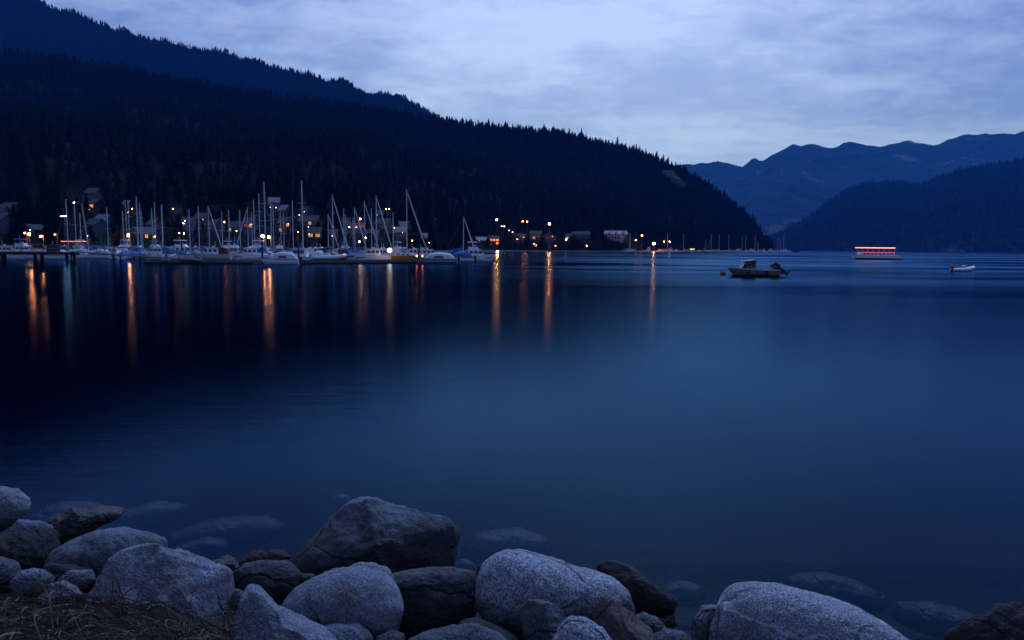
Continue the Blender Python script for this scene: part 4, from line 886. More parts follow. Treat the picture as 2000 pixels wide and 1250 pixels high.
def runabout(x, y, rz, Ln, label, top='canopy', hullm=WHITE, cov=WHITEC, motor=True, grp='small motorboats by the docks'):
    r0 = thing('runabout', label, 'motorboat', (x, y, 0), rz, grp); B = Ln*.36; H = .62+Ln*.012
    hull(MB(), Ln, B, H, .16, .9, .30).build('hull', hullm, r0)
    m = MB(); n = 13; V = []
    for s_ in (-1, 1):
        V = []
        for i in range(n): t = i/(n-1); V += [(-Ln/2+Ln*t, s_*(hb_at(t, B)+.03), H*(1+.3*t*t)-.02), (-Ln/2+Ln*t, s_*(hb_at(t, B)+.03), H*(1+.3*t*t)+.07)]
        m.add(V, [(2*i, 2*i+2, 2*i+3, 2*i+1) for i in range(n-1)])
    m.build('rub_rail', NAVY if cov is not GREENC else BLACKP, r0)
    if top == 'canopy':
        m = MB(); secs = []; K = 7
        for (xx, w_, h_) in ((-Ln*.42, B*.40, .45), (-Ln*.34, B*.40, .95), (-Ln*.10, B*.40, 1.12), (Ln*.06, B*.38, .95), (Ln*.22, B*.32, .22)):
            secs += [(xx, -w_*math.cos(PI*k/(K-1)), H+.05+h_*math.sin(PI*k/(K-1))**.7) for k in range(K)]
        m.add(secs, [(i*K+j, (i+1)*K+j, (i+1)*K+j+1, i*K+j+1) for i in range(4) for j in range(K-1)]+[tuple(range(K)), tuple(range(4*K, 5*K))]); m.build('canopy', cov, r0, True)
        for s_ in (-1, 1): MB().fr([(-Ln*.22, s_*B*.405, H+.2), (Ln*.0, s_*B*.40, H+.2), (Ln*.0, s_*B*.385, H+.2), (-Ln*.22, s_*B*.385, H+.2)], [(-Ln*.2, s_*B*.37, H+.55), (-Ln*.03, s_*B*.365, H+.55), (-Ln*.03, s_*B*.34, H+.55), (-Ln*.2, s_*B*.34, H+.55)]).build('side_window', DGLASS, r0)
    elif top == 'cover':
        m = MB(); secs = []; K = 7
        for i, t in enumerate((0, .2, .45, .65, .85, .97)):
            w_ = hb_at(t, B)+.05; h_ = (.35, .85, 1.0, .6, .3, .05)[i]
            secs += [(-Ln/2+Ln*t, -w_*math.cos(PI*k/(K-1)), H*(1+.3*t*t)-.05+h_*math.sin(PI*k/(K-1))**.8) for k in range(K)]
        m.add(secs, [(i*K+j, (i+1)*K+j, (i+1)*K+j+1, i*K+j+1) for i in range(5) for j in range(K-1)]+[tuple(range(K)), tuple(range(5*K, 6*K))]); m.build('cover', cov, r0)
    elif top == 'pilot':
        m = MB(); trap(m, -Ln*.20, Ln*.16, -Ln*.18, Ln*.08, B*.36, B*.32, H+.02, H+1.45); cb = m.build('pilothouse', WHITE, r0); MB().box(-Ln*.23, Ln*.14, -B*.36, B*.36, H+1.453, H+1.53).build('roof', WHITE, cb)
        for s_ in (-1, 1):
            for k in range(2): a = -Ln*.15+k*Ln*.13; MB().fr([(a, s_*B*.34, H+.65),(a+Ln*.11, s_*B*.34, H+.65),(a+Ln*.11, s_*B*.362, H+.65),(a, s_*B*.362, H+.65)], [(a, s_*B*.32, H+1.25),(a+Ln*.10, s_*B*.32, H+1.25),(a+Ln*.10, s_*B*.345, H+1.25),(a, s_*B*.345, H+1.25)]).build('window', DGLASS, cb)
        m = MB(); m.tube((-Ln*.1, 0, H+1.5), (-Ln*.1, 0, H+3.4), .04, .03, 6); m.build('mast', ALU, r0)
    else:
        m = MB(); trap(m, -Ln*.02, Ln*.22, Ln*.0, Ln*.12, B*.34, B*.28, H+.02, H+.30); m.build('fore_deck', WHITE, r0)
        m = MB(); m.add([(Ln*.12,-B*.32,H+.28),(Ln*.12,B*.32,H+.28),(Ln*.02,B*.28,H+.75),(Ln*.02,-B*.28,H+.75),(Ln*.10,-B*.32,H+.28),(Ln*.10,B*.32,H+.28),(Ln*.0,B*.28,H+.75),(Ln*.0,-B*.28,H+.75)], [(0,1,2,3),(7,6,5,4),(0,3,7,4),(1,5,6,2),(2,6,7,3),(0,4,5,1)]); m.build('windscreen', DGLASS, r0)
        m = MB(); m.box(-Ln*.3, -Ln*.12, -B*.3, B*.3, H+.01, H+.32); m.build('seat', CREAM, r0)
    if motor: outboard(r0, -Ln/2, H*.7, 1.0)
    return r0

# --- sailboats of the main marina: mast column, top row, furled sail, side of the bow
masts = [(133,389,0),(149,394,0),(159,416,0),(174,398,0,.12),(212,405,0),(242,412,0),(249,400,0),(254,392,0),(270,384,0),(276,396,0),(279,413,0),(299,406,0),(305,395,0),(318,400,0),
 (371.5,409,0),(389.6,402,0),(409,403,1),(435,413,0),(448,410,0),(470,410,0),(485,405,-1),(493,415,0),(498,390,0),(508,378,0),(519,355,0),(531,388,0),(535,400,0),(549,406,0),(555,413,0),
 (573,392,0),(592,353,0),(641.6,418,1),(651,380,1),(672,407,0),(676,419,0),(690,425,0),(693,405,1),(713.6,393,1),(726,407,0),(736,382,1),(768,415,0),(795,370,1),(905,423,1)]
ORD = 'first second third fourth fifth sixth seventh eighth ninth tenth eleventh twelfth thirteenth fourteenth fifteenth sixteenth seventeenth eighteenth nineteenth twentieth twenty-first twenty-second twenty-third twenty-fourth twenty-fifth twenty-sixth twenty-seventh twenty-eighth twenty-ninth thirtieth thirty-first thirty-second thirty-third thirty-fourth thirty-fifth thirty-sixth thirty-seventh thirty-eighth thirty-ninth fortieth forty-first forty-second forty-third'.split()
rows = [146, 158, 171, 184, 197, 209]; used = {r: [] for r in rows}
near_of = lambda px: ('behind the pier' if px < 180 else 'behind the gangway' if px < 330 else 'behind the covered cruiser' if px < 430 else 'left of the central lamps' if px < 507 else 'near the central lamps' if px < 560 else 'by the pilothouse boat' if px < 660 else 'near the blue canvas boat' if px < 760 else 'right end of the marina')
order = sorted(range(len(masts)), key=lambda i: masts[i][1])
place = {}
for i in order:
    px, py = masts[i][:2]; best = None
    for r_ in rows:
        x = gx(px, r_)
        if all(abs(x-q) > 4.0 for q in used[r_]): best = r_; break
    best = best or rows[-1]
    if px > 900: best = 150
    used.setdefault(best, []).append(gx(px, best)); place[i] = best
for i, mm in enumerate(masts):
    px, py, f = mm[:3]; D = place[i]; x = gx(px, D); Hm = pt(px, py, D).z; rs = random.Random(i*17+3)
    if f: rz = rs.uniform(-.25, .1) if f > 0 else PI-rs.uniform(-.2, .2); ln = min(10.5, max(7.5, Hm*.72)); D0 = D
    else: rz = (PI/2 if rs.random() < .5 else -PI/2) + rs.uniform(-.35, .35); ln = min(10.5, max(7, Hm*.7))
    if px == 795: rz = PI*.0+.08; ln = 10.8; D = 138; Hm = pt(px, py, D).z; x = gx(px, D)
    mx0 = ln*.10; ox, oy = x - mx0*math.cos(rz), D - mx0*math.sin(rz)
    hm = YELL if px == 795 else (NAVY if i in (5, 22, 34) else GREYH if i in (2, 15, 26) else CREAM if i in (9, 20) else WHITE); cv = rs.choice([BLUEC, WHITEC, NAVY, MAROON, BLUEC])
    hgt = 'tall' if py < 385 else 'medium' if py < 404 else 'short'
    lb = 'yellow-hulled sailboat with a tall mast and pale furled jib' if px == 795 else 'sailboat with blue cover standing apart right of the marina, short mast' if px > 900 else f'{"white" if hm is WHITE else "navy" if hm is NAVY else "grey" if hm is GREYH else "cream"} sailboat, {hgt} mast, {ORD[i]} mast from the left, {near_of(px)}'
    if px > 900: cv = BLUEC
    sailboat(ox, oy, rz, ln, Hm, lb, hm, cv, bool(f), lean=(mm[3] if len(mm) > 3 else rs.uniform(-.008, .008)), mast_r=.14 if px in (270, 318, 519, 592) else .11)

def at(px, D): return gx(px, D), D
# --- motor boats, left to right
x, y = at(48, 160); cruiser(x, y, .1, 9.5, 'white flybridge yacht behind the left pier under the brightest far-left lamp', True)
x, y = at(97, 165); cruiser(x, y, PI-.15, 8, 'white low cruiser behind the pier, right of the flybridge yacht', False, canvas=WHITEC)
x, y = at(12, 148); cruiser(x, y, .2, 7.5, 'white cruiser behind the pier at the left edge', False)
x, y = at(22, 128); runabout(x, y, 0, 5.6, 'white open boat seen under the pier, leftmost', 'open')
x, y = at(57, 130); runabout(x, y, 0, 5.2, 'white open boat seen under the pier, between two pilings', 'open')
x, y = at(103, 128); runabout(x, y, PI, 6.0, 'white boat with canvas seen under the pier by its right piling', 'canopy')
x, y = at(126, 150); cruiser(x, y, PI/2+.5, 7, 'small white cruiser behind the right end of the pier', False)
x, y = at(180, 158); runabout(x, y, PI+.3, 7.5, 'blue covered motorboat behind the gangway start', 'cover', cov=BLUEC)
x, y = at(158, 139); runabout(x, y, .25, 6.4, 'white low motorboat just right of the pier end', 'open')
x, y = at(190, 140); runabout(x, y, PI-.2, 6.6, 'white sloping motorboat second right of the pier end', 'canopy')
x, y = at(222, 141); runabout(x, y, .2, 6.2, 'white motorboat third right of the pier end', 'pilot')
x, y = at(253, 139); runabout(x, y, PI/2, 6.6, 'white motorboat pointing away with blue cover before the gangway', 'cover', cov=BLUEC)
x, y = at(250, 165); cruiser(x, y, PI/2-.2, 8.2, 'white cruiser with pink-lit cabin under the very bright lamp', True, canopy=WHITEC)
x, y = at(307, 139); cruiser(x, y, PI-.12, 8.0, 'white hardtop express cruiser behind the truss gangway', False, canvas=BLUEC, canopy=WHITEC)
x, y = at(361, 166); cruiser(x, y, .05, 11, 'long white covered yacht with pale boxy canopy left of centre', True, canvas=WHITEC, canopy=WHITEC)
x, y = at(392, 150); runabout(x, y, .0, 6.2, 'white domed covered boat at the right of the long covered yacht', 'cover', cov=WHITEC)
x, y = at(348, 143); runabout(x, y, .2, 6.6, 'white and blue motorboat in front of the long covered yacht', 'canopy', cov=BLUEC)
x, y = at(412, 137); cruiser(x, y, PI+.1, 8.5, 'pale cabin boat with brown windows above the float end', False, hullm=CREAM, strp=MAROON, canvas=MAROON)
x, y = at(437, 141); runabout(x, y, 0, 8.2, 'grey-hulled boat low and long left of the raked-bow boat', 'open', hullm=GREYH, motor=False)
x, y = at(457, 155); cruiser(x, y, -PI/2+.2, 8.5, 'blue canopied trawler facing the viewer left of central lamps', True, canopy=BLUEC)
x, y = at(485, 135); cruiser(x, y, PI+.5, 8.0, 'white cruiser with steep raked bow at the float', False)
x, y = at(520, 139); runabout(x, y, .15, 7.0, 'white low boat behind the canvas-topped runabout', 'open')
x, y = at(505, 168); cruiser(x, y, PI/2, 8, 'dark canopied cruiser right under the brightest central lamp', True, canopy=MAROON)
x, y = at(583, 132); runabout(x, y, PI, 8.3, 'white pilothouse boat with large dark windows behind the float', 'pilot', motor=False)
x, y = at(612, 150); cruiser(x, y, PI-.3, 8.5, 'white boat with high white canvas right of the pilothouse boat', False, canvas=WHITEC)
x, y = at(652, 134); runabout(x, y, 0, 5.0, 'red covered boat at the middle of the float', 'cover', cov=REDP, hullm=REDP)
x, y = at(668, 146); cruiser(x, y, PI/2+.3, 8, 'white cruiser with maroon canvas right of the red covered boat', False, canvas=MAROON)
x, y = at(697, 136); runabout(x, y, PI+.35, 7.2, 'white boat under a bright blue canvas cover', 'cover', cov=BLUEC)
x, y = at(724, 134); cruiser(x, y, PI+.6, 8.5, 'white boat with round-nosed bow facing left beside the blue canvas boat', False)
x, y = at(728, 160); runabout(x, y, .1, 7.5, 'white sloop-like boat with white cover below the double masts', 'cover', cov=WHITEC)
x, y = at(754, 146); cruiser(x, y, .05, 9.0, 'white cruiser with domed top and maroon stripe', False, strp=MAROON, canvas=WHITEC)
x, y = at(774, 158); cruiser(x, y, -PI/2-.2, 7.5, 'small flybridge boat behind the yellow sailboat', True, canopy=WHITEC)
x, y = at(812, 158); cruiser(x, y, .1, 8.5, 'white hardtop boat behind the yellow sailboat bow', False)
x, y = at(838, 148); cruiser(x, y, .15, 8.5, 'white cruiser with bow rail right of the yellow sailboat', False)
x, y = at(864, 146); runabout(x, y, .1, 6.8, 'boat under a dark green tarp right of the yellow sailboat', 'cover', cov=GREENC)
x, y = at(893, 141); runabout(x, y, PI+.1, 6.6, 'white day boat with blue canopy at the right end of the marina', 'canopy', cov=BLUEC)
x, y = at(931, 143); cruiser(x, y, .0, 9.2, 'white cruiser, outermost boat at the right end of the marina', True, canopy=WHITEC)
x, y = at(848, 121); runabout(x, y, PI, 7.8, 'pale grey open boat with windscreen leaving the float at its right end', 'canopy', hullm=GREYH, cov=WHITEC)
g = wl(546, 515.5); runabout(g.x, g.y, PI, 6.0, 'white runabout with domed white canvas moored in front of the float', 'canopy')
EXTRA = [(150,176,'cruiser'),(205,172,'open'),(232,180,'cruiser'),(280,170,'cover'),(305,190,'cruiser'),(335,178,'canopy'),(380,176,'cruiser'),(402,172,'canopy'),(430,160,'cover'),(447,170,'cruiser'),(472,150,'open'),(478,176,'canopy'),(497,152,'cruiser'),(532,152,'canopy'),(545,162,'cruiser'),
 (560,172,'cover'),(595,168,'cruiser'),(628,146,'canopy'),(632,162,'cruiser'),(648,150,'open'),(681,160,'cruiser'),(707,150,'canopy'),(742,166,'cruiser'),(790,168,'canopy'),(828,164,'cruiser'),(640,139,'open'),(395,139,'open'),(330,137,'open'),(275,141,'canopy'),(165,146,'canopy'),(235,147,'cover')]
for i, (px, D, kd) in enumerate(sorted(EXTRA)):
    x, y = at(px, D); lb = f'{dict(cruiser="white cabin cruiser", open="white open boat", canopy="small boat with rounded canopy", cover="boat under a fitted cover")[kd]} half hidden behind the front row, {ORD[i]} such from left'
    rz = random.choice([0, PI, PI/2, -PI/2])+random.uniform(-.3, .3); gp = 'half hidden boats in the back rows'
    if kd == 'cruiser': cruiser(x, y, rz, random.uniform(7.5, 9.5), lb, random.random() < .5, canopy=random.choice([WHITEC, BLUEC, NAVY]), grp=gp, canvas=random.choice([None, WHITEC, BLUEC]))
    else: runabout(x, y, rz, random.uniform(5.2, 6.8), lb, kd, cov=random.choice([WHITEC, BLUEC, WHITEC, MAROON]), grp=gp)
# small lights on boats
def boat_lamp(px, py, D, label, mat, r=.12):
    p = pt(px, py, D); r0 = thing('boat_lamp', label, 'lamp', (p.x, p.y, .2), 0, 'small lamps over the docks'); h = p.z-.2
    MB().tube((0, .1, 0), (0, .1, h+.1), .04, n=6).build('post', POLE, r0); MB().ball((0, 0, h), r, nu=8, nv=6).build('bulb', mat, r0)
boat_lamp(761, 489, 133, 'round warm globe lamp at the stern of the yellow sailboat', em('globe_glow', (1, .62, .3), 9), .42)
boat_lamp(814, 500, 121, 'left red lamp over the grey open boat', REDL, .14); boat_lamp(825, 500, 121, 'right red lamp over the grey open boat', REDL, .14)
boat_lamp(702, 472, 150, 'small pale lamp above the bright blue canvas cover', PALEB, .12)

# --- rigid inflatable on the float
def inflatable(x, y, z, rz, Ln, label, console=True, rear=None, arch=True):
    r0 = thing('inflatable_boat', label, 'inflatable boat', (x, y, z), rz, None); B = Ln*.40; tr_ = Ln*.058
    pts = [(-Ln*.48, -B/2+tr_, .38), (-Ln*.1, -B/2+tr_, .40), (Ln*.22, -B*.42+tr_, .46), (Ln*.40, -B*.22, .62), (Ln*.47, 0, .74), (Ln*.40, B*.22, .62), (Ln*.22, B*.42-tr_, .46), (-Ln*.1, B/2-tr_, .40), (-Ln*.48, B/2-tr_, .38)]
    MB().path(pts, [tr_*.8]+[tr_]*7+[tr_*.8], 10).build('tube', WHITE, r0, True)
    hull(MB(), Ln*.86, B*.72, .32, .2).build('hull', GREYH, r0)
    if console:
        m = MB(); trap(m, -Ln*.12, Ln*.08, -Ln*.10, Ln*.0, .42, .34, .35, 1.15); m.build('console', WHITEC, r0); m = MB(); m.box(-Ln*.30, -Ln*.16, -.5, .5, .33, .85); m.build('seat', WHITEC, r0)
    else:
        m = MB(); m.box(-Ln*.12, Ln*.02, -B*.32, B*.32, .38, .46); m.build('seat', CREAM, r0); m = MB(); m.ball((Ln*.02, 0, .82), .30, .26, .16, 10, 6); m.build('gear_bag', WHITEC, r0)
    if arch:
        m = MB(); s_ = Ln*.44
        for q in (-1, 1): m.fr([(-s_, q*B*.40-.05, .35), (-s_+.5, q*B*.40-.05, .35), (-s_+.5, q*B*.40+.05, .35), (-s_, q*B*.40+.05, .35)], [(-s_-.75, q*B*.34-.05, 1.95), (-s_-.45, q*B*.34-.05, 1.95), (-s_-.45, q*B*.34+.05, 1.95), (-s_-.75, q*B*.34+.05, 1.95)])
        m.box(-s_-.78, -s_-.42, -B*.36, B*.36, 1.95, 2.05); m.build('radar_arch', WHITE, r0)
    outboard(r0, -Ln*.47, .45, .8, mat=rear or BLACKP); return r0
inflatable(gx(642, 119), 119, .50, .05, 5.6, 'white inflatable boat with radar arch sitting on the float')
g = wl(1884, 531); inflatable(g.x, g.y+.3, -.10, .06, 3.0, 'small white inflatable dinghy with red motor drifting at the right', False, REDP, False)

# --- floats, gangway, pier
def floatdock(a, b, D0, D1, w, label, top=.42):
    x0, x1 = gx(a, D0), gx(b, D1); Ln = math.hypot(x1-x0, D1-D0); r0 = thing('floating_dock', label, 'dock', (x0, D0, 0), math.atan2(D1-D0, x1-x0), 'floating docks')
    m = MB(); n = int(Ln/.45)
    for k in range(n): m.box(k*Ln/n+.01, (k+1)*Ln/n-.01, -w/2, w/2, top-.05, top)
    m.build('deck', WOODD, r0); m = MB(); m.box(0, Ln, -w/2-.05, -w/2+.08, top-.28, top+.05); m.box(0, Ln, w/2-.08, w/2+.05, top-.28, top+.05); m.build('edge_beam', WOODD, r0)
    m = MB(); k = 0
    while k*2.6+2.2 < Ln: m.box(k*2.6+.1, k*2.6+2.3, -w/2+.1, w/2-.1, -.35, top-.06); k += 1
    m.build('float', PILE, r0)
    for k in range(min(12, int(Ln/4)) if D0 < 130 else 0): MB().box(k*4+1, k*4+1.35, -w/2+.1, -w/2+.22, top+.002, top+.14).build('cleat', BLACKP, r0)
floatdock(282, 512, 108, 111, 2.4, 'left outer float with the foot of the gangway on it')
floatdock(584, 818, 112, 125, 2.4, 'right outer float carrying the white inflatable boat')
floatdock(150, 470, 146.5, 146.5, 1.6, 'inner float behind the small boats right of the pier')
floatdock(470, 880, 151, 153, 1.6, 'inner float behind the pilothouse and canvas boats')
floatdock(130, 600, 178, 178, 1.6, 'back float among the sailboats')
for px, D, h, lb in ((512, 113, 3.0, 'dark mooring piling between the two outer floats'), (583, 113.5, 3.1, 'dark mooring piling at the left end of the right float'), (818, 127, 2.6, 'mooring piling at the right end of the right float'), (272, 110, 1.4, 'short piling at the left end of the left float'), (355, 148, 3.4, 'piling behind the hardtop express cruiser'), (690, 153, 3.2, 'piling behind the blue canvas boat')):
    tag(MB().tube((0, 0, -4), (0, 0, h), .17, .15, 10).build('mooring_piling', PILE, None, True, loc=(gx(px, D), D, 0)), lb, 'piling', 'mooring pilings')
a = Vector((gx(146, 113.5), 113.5, 1.55)); b = Vector((gx(388, 107.6), 107.6, .55)); Ln = (b-a).length; h = math.hypot(b.x-a.x, b.y-a.y)
r0 = thing('gangway', 'long truss gangway sloping from the pier down to the left float', 'gangway', a, math.atan2(b.y-a.y, b.x-a.x)); sl = (b.z-a.z)/h
m = MB(); m.fr([(0,-.75,-.12),(h,-.75,sl*h-.12),(h,.75,sl*h-.12),(0,.75,-.12)], [(0,-.75,0),(h,-.75,sl*h),(h,.75,sl*h),(0,.75,0)]); m.build('walkway', WOODD, r0)
for s_ in (-1, 1):
    m = MB(); n = 14
    for k in range(n+1):
        xx = h*k/n; z = sl*xx; m.tube((xx, s_*.78, z-.1), (xx, s_*.78, z+1.15), .035, n=5)
        if k < n:
            x2 = h*(k+1)/n; z2 = sl*x2; m.tube((xx, s_*.78, z+(1.15 if k % 2 else 0)), (x2, s_*.78, z2+(0 if k % 2 else 1.15)), .028, n=5)
    m.tube((0, s_*.78, 1.15), (h, s_*.78, sl*h+1.15), .045, n=6); m.tube((0, s_*.78, 0), (h, s_*.78, sl*h), .06, n=6); m.build('truss', GALV, r0)
x1 = gx(144, 115); x0 = x1-42; r0 = thing('pier', 'dark timber pier with railings on thick pilings at the left edge', 'pier', (x1, 115, 0))
m = MB(); 
for k in range(100): m.box(-42+k*.42+.01, -42+(k+1)*.42-.01, -1.5, 1.5, 1.42, 1.50)
m.build('deck', WOODD, r0); m = MB(); m.box(-42, 0, -1.45, -1.15, 1.05, 1.418); m.box(-42, 0, 1.15, 1.45, 1.05, 1.418); m.build('beam', PILE, r0)
for s_ in (-1, 1):
    m = MB(); 
    for zz in (2.62, 2.05): m.tube((-42, s_*1.42, zz), (0, s_*1.42, zz), .045, n=6)
    m.build('railing', GALV, r0); 
    for k in range(12): MB().tube((-.4-k*3.6, s_*1.42, 1.5), (-.4-k*3.6, s_*1.42, 2.66), .06, n=6).build('railing_post', GALV, r0)
for xx in (-.5, -2.2, -3.4, -5.4, -28, -29.5, -31, -10.8):
    pass
for px, dy_, rr_ in ((134, -.6, .28), (140, .6, .30), (72, -.6, .28), (76, .6, .28), (8, -.6, .28), (2, .6, .3), (-60, 0, .3)):
    X = gx(px, 115)-x1; MB().tube((X, dy_, -5), (X, dy_, 1.4), rr_, rr_*.95, 10).build('piling', PILE, r0, True)
m = MB(); m.box(-4.6, -3.0, .3, 1.3, 1.5, 2.7); m.build('cabinet', BLACKP, r0)
# racks of kayaks and small buoys
for px, D, lb in ((205, 116, 'small red buoy floating below the gangway'),):
    tag(MB().ball((0, 0, .05), .22, nu=12, nv=8).build('buoy', REDP, None, True, loc=(gx(px, D), 98, 0)), lb, 'buoy')

# --- grey workboat at its mooring buoy
g = wl(1469, 539.5); D = g.y; r0 = thing('workboat', 'grey aluminium workboat with small cabin and tilted black outboards, moored at right', 'motorboat', (g.x, g.y, 0), PI)
WB = pm('dull_grey_boat_paint', (.15, .145, .15), .55); Ln = 5.1; B = 1.9; H = .62
hull(MB(), Ln, B, H, .17, .9, .42, tr=.92).build('hull', WB, r0); stripe(r0, Ln, B, H, BLACKP, 'hull_bottom', -.05, .13, .86)
m = MB(); n = 13
for s_ in (-1, 1):
    V = []
    for i in range(n): t = i/(n-1); V += [(-Ln/2+Ln*t, s_*(hb_at(t, B, .92)+.025), H*(1+.42*t*t)-.03), (-Ln/2+Ln*t, s_*(hb_at(t, B, .92)+.025), H*(1+.42*t*t)+.06)]
    m.add(V, [(2*i, 2*i+2, 2*i+3, 2*i+1) for i in range(n-1)])
m.build('rub_rail', ALU, r0)
cx = .35
m = MB()
for s_ in (-1, 1):
    m.box(cx-.5, cx+.45, s_*.62-.02, s_*.62+.02, H*.9, H+.34)
    for xx in (cx-.5, cx-.02, cx+.41): m.box(xx, xx+.07, s_*.62-.025, s_*.62+.025, H+.34, H+.98)
m.box(cx+.42, cx+.47, -.6, .6, H*.9, H+.34); cbn = m.build('cabin', WB, r0)
for s_ in (-1, 1): m = MB().box(cx-.43, cx+.41, s_*.62-.008, s_*.62+.008, H+.345, H+.975); m.build('side_window', DGLASS, cbn)
m = MB(); m.add([(cx+.95,-.5,H+.10),(cx+.95,.5,H+.10),(cx+.48,.58,H+.92),(cx+.48,-.58,H+.92),(cx+.92,-.5,H+.10),(cx+.92,.5,H+.10),(cx+.45,.58,H+.92),(cx+.45,-.58,H+.92)], [(0,1,2,3),(7,6,5,4),(0,3,7,4),(1,5,6,2),(2,6,7,3),(0,4,5,1)]); m.build('windscreen', pm('clear_windscreen', (.10, .12, .16), .1), cbn)
MB().fr([(cx-.62,-.7,H+.985),(cx+.72,-.66,H+.90),(cx+.72,.66,H+.90),(cx-.62,.7,H+.985)], [(cx-.5,-.6,H+1.10),(cx+.62,-.56,H+.95),(cx+.62,.56,H+.95),(cx-.5,.6,H+1.10)]).build('cabin_roof', WB, cbn)
MB().box(cx-1.9, cx-1.5, -.7, .7, H*.8, H+.10).build('bench', WB, r0)
for xx in (.72, -1.15): MB().tube((xx, B*.5+.10, .05), (xx, B*.5+.12, H), .11, .11, 10).build('fender', RUBB, r0, True)
for yy, sc in ((.35, 1.2), (-.4, 1.0)): outboard(r0, -Ln/2+.10, H+.06, sc, yy, tilt=-.95)
m = MB(); m.tube((Ln/2-.15, 0, H*1.4), (Ln/2-.15, 0, H*1.4+.15), .04); m.build('bow_cleat', ALU, r0)
g2 = wl(1412, 536.5); r0 = thing('mooring_buoy', 'dark red mooring buoy in the water beside the bow of the grey workboat', 'buoy', (g2.x, g2.y, 0))
m = MB(); m.fr([(.27*math.cos(a), .27*math.sin(a), -.2) for a in np.linspace(0, 2*PI, 17)[:-1]], [(.29*math.cos(a), .29*math.sin(a), .26) for a in np.linspace(0, 2*PI, 17)[:-1]]); m.fr([(.29*math.cos(a), .29*math.sin(a), .26) for a in np.linspace(0, 2*PI, 17)[:-1]], [(.17*math.cos(a), .17*math.sin(a), .37) for a in np.linspace(0, 2*PI, 17)[:-1]]); m.build('drum', pm('faded_red_paint', (.20, .05, .04), .7), r0)
MB().tube((0, 0, .36), (0, 0, .48), .03).build('ring', GALV, r0)

# --- tour boat crossing the inlet
g = wl(1708, 507.0); D = g.y; k = D/FPX; Ln = 96*k; r0 = thing('passenger_boat', 'long white passenger boat, its light streak shaped as a glowing orange strip under the canopy', 'passenger boat', (g.x, g.y, 0), PI)
B = 3.6; H = 1.25; hull(MB(), Ln, B, H, .1, .9, .2, tr=.9).build('hull', WHITE, r0)
stripe(r0, Ln, B, H, NAVY, 'shadow_band', -.05, .5, .90)  # dark band painted for the shadow beneath the pale hull
l2 = 34*k
MB().box(-l2, l2*.9, -1.35, 1.35, H, H+.85).build('cabin', WHITE, r0)
for q in range(8):
    xx = -l2+.4+q*(l2*1.8/8)
    for s_ in (-1, 1): MB().box(xx, xx+.75, s_*1.362-.01, s_*1.362+.01, H+.3, H+.72).build('window', DGLASS, r0)
m = MB()
for q in range(7):
    xx = -l2+.1+q*(l2*1.86/6)
    for s_ in (-1, 1): m.tube((xx, s_*1.3, H+.85), (xx, s_*1.3, 3.62), .04, n=6)
m.build('canopy_post', ALU, r0); MB().box(-l2-.2, l2+.1, -1.5, 1.5, 3.64, 3.74).build('canopy', BLACKP, r0)
for s_ in (-1, 1):  # glowing strips added for the streaked lights of the moving boat
    MB().box(-l2, l2, s_*1.53-.02, s_*1.53+.02, 3.50, 3.63).build('light_streak', em('orange_strip_glow', (1, .28, .12), 5.5), r0)
    MB().box(-l2, l2*.9, s_*1.37-.02, s_*1.37+.02, H+.86, H+.98).build('low_light_streak', em('pink_strip_glow', (1, .20, .22), .75), r0)

# --- far marina at the foot of the headland
fx = [(1227,453,620),(1233,458,620),(1301,456,690),(1337,456,730),(1376,467,780),(1391,456,790),(1402,458,800),(1425,457,820),(1447,461,850),(1458,459,850),(1472,460,860),(1482,472,870),(1517,463,880),(1526,465,880),(1528,459,900)]
for i, (px, py, D) in enumerate(fx):
    sailboat(gx(px, D), D, random.uniform(-.3, .3)+(PI if i % 2 else 0), 11.5, pt(px, py, D).z, ('white sailboat at the left end of the far marina, standing alone' if i == 0 else f'distant white sailboat, {ORD[i]} mast from the left in the far marina'), WHITE, WHITEC, i in (5, 10), mast_r=.24, grp='sailboats of the far marina', simple=True)
fb = [(1250,630,'open'),(1265,640,'cruiser'),(1290,660,'cruiser'),(1308,690,'cruiser'),(1322,700,'cruiser'),(1352,740,'lit'),(1364,750,'canopy'),(1387,780,'canopy'),(1402,790,'cruiser'),(1418,810,'canopy'),(1440,840,'big'),(1466,850,'cruiser'),(1478,860,'open'),(1490,860,'cruiser'),(1507,870,'yacht'),(1536,880,'cruiser'),(1543,880,'canopy')]
for i, (px, D, kd) in enumerate(fb):
    x = gx(px, D); lb = f'{ORD[i]} distant motorboat from the left in the far marina'; gp = 'motorboats of the far marina'; rz = random.choice([0, PI])+random.uniform(-.2, .2)
    if kd == 'big': cruiser(x, D, PI, 15, 'largest white cruiser of the far marina near the tip of the hill', True, canopy=WHITEC, grp=gp)
    elif kd == 'yacht': cruiser(x, D, 0, 15, 'long white yacht beyond the tip of the hill', True, canopy=WHITEC, grp=gp)
    elif kd == 'cruiser': cruiser(x, D, rz, 10.5, lb, bool(i % 2), canopy=WHITEC, grp=gp)
    elif kd == 'lit':
        r0 = runabout(x, D, 0, 10, 'small boat with a glowing yellow canopy in the far marina', 'pilot', cov=WHITEC, grp=gp)
        MB().box(-2, 2, -1.7, 1.7, 2.35, 3.3).build('lit_canopy', em('yellow_canopy_glow', (1, .8, .25), 1.3), r0)
    else: runabout(x, D, rz, 8.5, lb, 'canopy' if kd == 'canopy' else 'open', cov=WHITEC, grp=gp)
D = 890; x = gx(1552, D); r0 = thing('barge', 'dark low barge at the right end of the far marina', 'barge', (x, D, 0)); hull(MB(), 11, 4, 1.5, .05).build('hull', PILE, r0); MB().box(-3, 2, -1.4, 1.4, 1.5, 2.9).build('cargo', BLACKP, r0)
D = 905; x = gx(1530, D)
